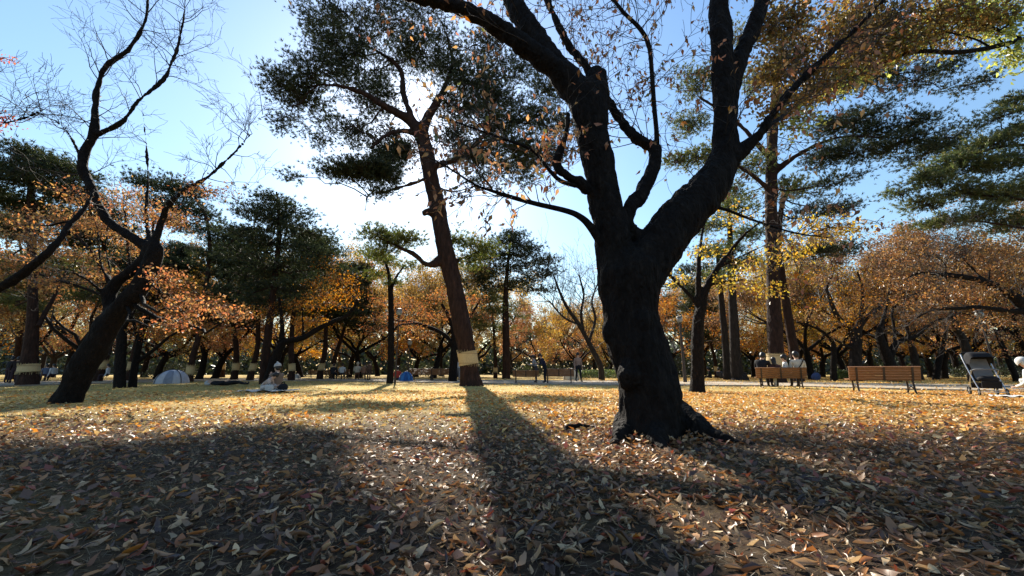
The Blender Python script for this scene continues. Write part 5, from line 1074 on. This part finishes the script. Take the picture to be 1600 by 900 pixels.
# child faces -y (towards the camera); handle behind at +y
for sx in (-1, 1):
    build('frame_tube', tubes([(catmull(np.array([(sx * .26, -.30, .14), (sx * .27, -.05, .42), (sx * .27, .25, .78), (sx * .25, .48, 1.02)]), 6), np.full(19, .016)), (catmull(np.array([(sx * .27, .32, .12), (sx * .27, .12, .40), (sx * .27, -.12, .62)]), 6), np.full(13, .014))], 8), SIL, st)
    for y, r in ((-.32, .085), (.34, .115)):
        a = np.linspace(0, 2 * math.pi, 19); c = np.array((sx * .28, y, r)); ring = c + np.stack([a * 0, np.cos(a) * r * .82, np.sin(a) * r * .82], -1)
        wh = build('wheel', tubes([(np.array([c + (-.02, 0, 0), c + (.02, 0, 0)]), np.array([r * .3, r * .3]))] + [(np.array([c, c + (0, math.cos(k) * r * .75, math.sin(k) * r * .75)]), np.array([.008, .008])) for k in (0, 1.26, 2.5, 3.77, 5.03)], 8), SIL, st)
        obj('tyre', mesh(tubes([(ring, np.full(19, r * .2))], 8), 'tyre'), RUB, wh)
build('handle', tubes([(catmull(np.array([(-.25, .48, 1.02), (-.2, .53, 1.06), (0, .55, 1.07), (.2, .53, 1.06), (.25, .48, 1.02)]), 5), np.full(21, .02))], 8), BLK, st)
def sheet(rows): # list of rows of points -> two-sided thick-ish surface
    Rw = np.array(rows, float); a, b = Rw.shape[:2]; V = Rw.reshape(-1, 3); F = [(i * b + j, i * b + j + 1, (i + 1) * b + j + 1, (i + 1) * b + j) for i in range(a - 1) for j in range(b - 1)]
    return V, np.array(F)
def hood(r0, a0, a1, n=9):
    rows = []
    for i in range(n):
        a = a0 + (a1 - a0) * i / (n - 1); row = []
        for j in range(13):
            u = -1 + j / 6; xx = .25 * math.copysign(abs(math.sin(u * math.pi / 2)) ** .7, u); h = max(0, 1 - abs(u) ** 4) ** .5
            row.append((xx, .13 - math.cos(a) * r0 * (.35 + .65 * h), .66 + math.sin(a) * r0 * (.3 + .7 * h)))
        rows.append(row)
    return sheet(rows)
build('canopy', [hood(.42, .75, 2.7)], BLK, st)
build('backrest', [sheet([[(x * .2, -.02 + .26 * t + .05 * (1 - x * x) , .42 + .48 * t) for x in (-1, -.6, 0, .6, 1)] for t in (0, .25, .5, .75, 1)])], GRY, st)
build('seat', [sheet([[(x * .21, -.02 - .26 * t, .43 - .03 * math.sin(t * 3)) for x in (-1, -.5, 0, .5, 1)] for t in (0, .5, 1)])], GRY, st)
build('foot_muff', [ellipsoid((0, -.2, .40), (.23, .2, .09), 16, 8)], BLK, st)
build('bumper_bar', tubes([(catmull(np.array([(-.26, -.02, .60), (-.22, -.22, .63), (0, -.28, .64), (.22, -.22, .63), (.26, -.02, .60)]), 5), np.full(21, .02))], 8), GRY, st)
build('footrest', [box(0, -.34, .27, .40, .03, .16, rotx(.4))], BLK, st, smooth=False)
build('basket', [sheet([[(x * .23, y, .17 + .13 * abs(x) ** 3) for x in (-1, -.7, 0, .7, 1)] for y in (-.22, 0, .3)]), box(0, -.23, .24, .46, .012, .13), box(0, .3, .24, .46, .012, .13)], BLK, st)
for y_, z_ in ((.34, .115), (-.32, .085)): build('axle', tubes([(np.array([(-.28, y_, z_), (.28, y_, z_)]), np.array([.012, .012]))], 6), SIL, st)

# ------------------------------------------------------------------ picnic sheets and bags
def cloth_sheet(name, label, cat, px, py, wx, wy, col, rz=0):
    q = G(px, py); r = np.random.default_rng(int(px)); n = 14
    u, v = np.meshgrid(np.linspace(-.5, .5, n), np.linspace(-.5, .5, n)); z = .05 + .025 * np.sin(u * 17 + 1) * np.cos(v * 13) + r.uniform(0, .02, u.shape)
    V = np.stack([u * wx, v * wy, z], -1).reshape(-1, 3); F = [(j * n + i, j * n + i + 1, (j + 1) * n + i + 1, (j + 1) * n + i) for j in range(n - 1) for i in range(n - 1)]
    o = build(name, [(V, np.array(F))], cloth(col)); o.location = (q[0], q[1], 0); o.rotation_euler = (0, 0, rz); return tag(o, label, cat)
cloth_sheet('picnic_sheet', 'pale picnic sheet under the person in the beanie', 'sheet', 421, 612.5, 1.7, 1.0, (.62, .58, .52), .1)
cloth_sheet('picnic_sheet', 'crumpled white sheet between the stroller and the right edge', 'sheet', 1580, 622.5, .75, .5, (.78, .77, .74), -.4)
def bag(label, px, py, r, col, z=.0):
    q = G(px, py) if py > 590 else GX(px, 32); t = thing('bag', label, 'bag', (q[0], q[1], .01))
    V, F = ellipsoid((0, 0, r * .75), (r, r * .6, r * .85), 14, 10); V = V + np.sin(V[:, [1, 2, 0]] * 9) * r * .05
    build('sack', [(V, F)], cloth(col), t); a = np.linspace(0, math.pi, 9)
    build('strap', tubes([(np.stack([np.cos(a) * r * .3, a * 0, r * 1.5 + np.sin(a) * r * .35], -1), np.full(9, .02))], 5), cloth(tuple(c * .5 for c in col)), t)
bag('blue bag on the grass right of the occupied bench', 1276, 594.5, .36, (.10, .14, .32))
bag('black bag on the picnic sheet right of the person in the beanie', 441, 612, .17, (.02, .02, .025))
bag('white bag on the picnic sheet between the picnicking pair', 420, 612.6, .15, (.7, .66, .6))
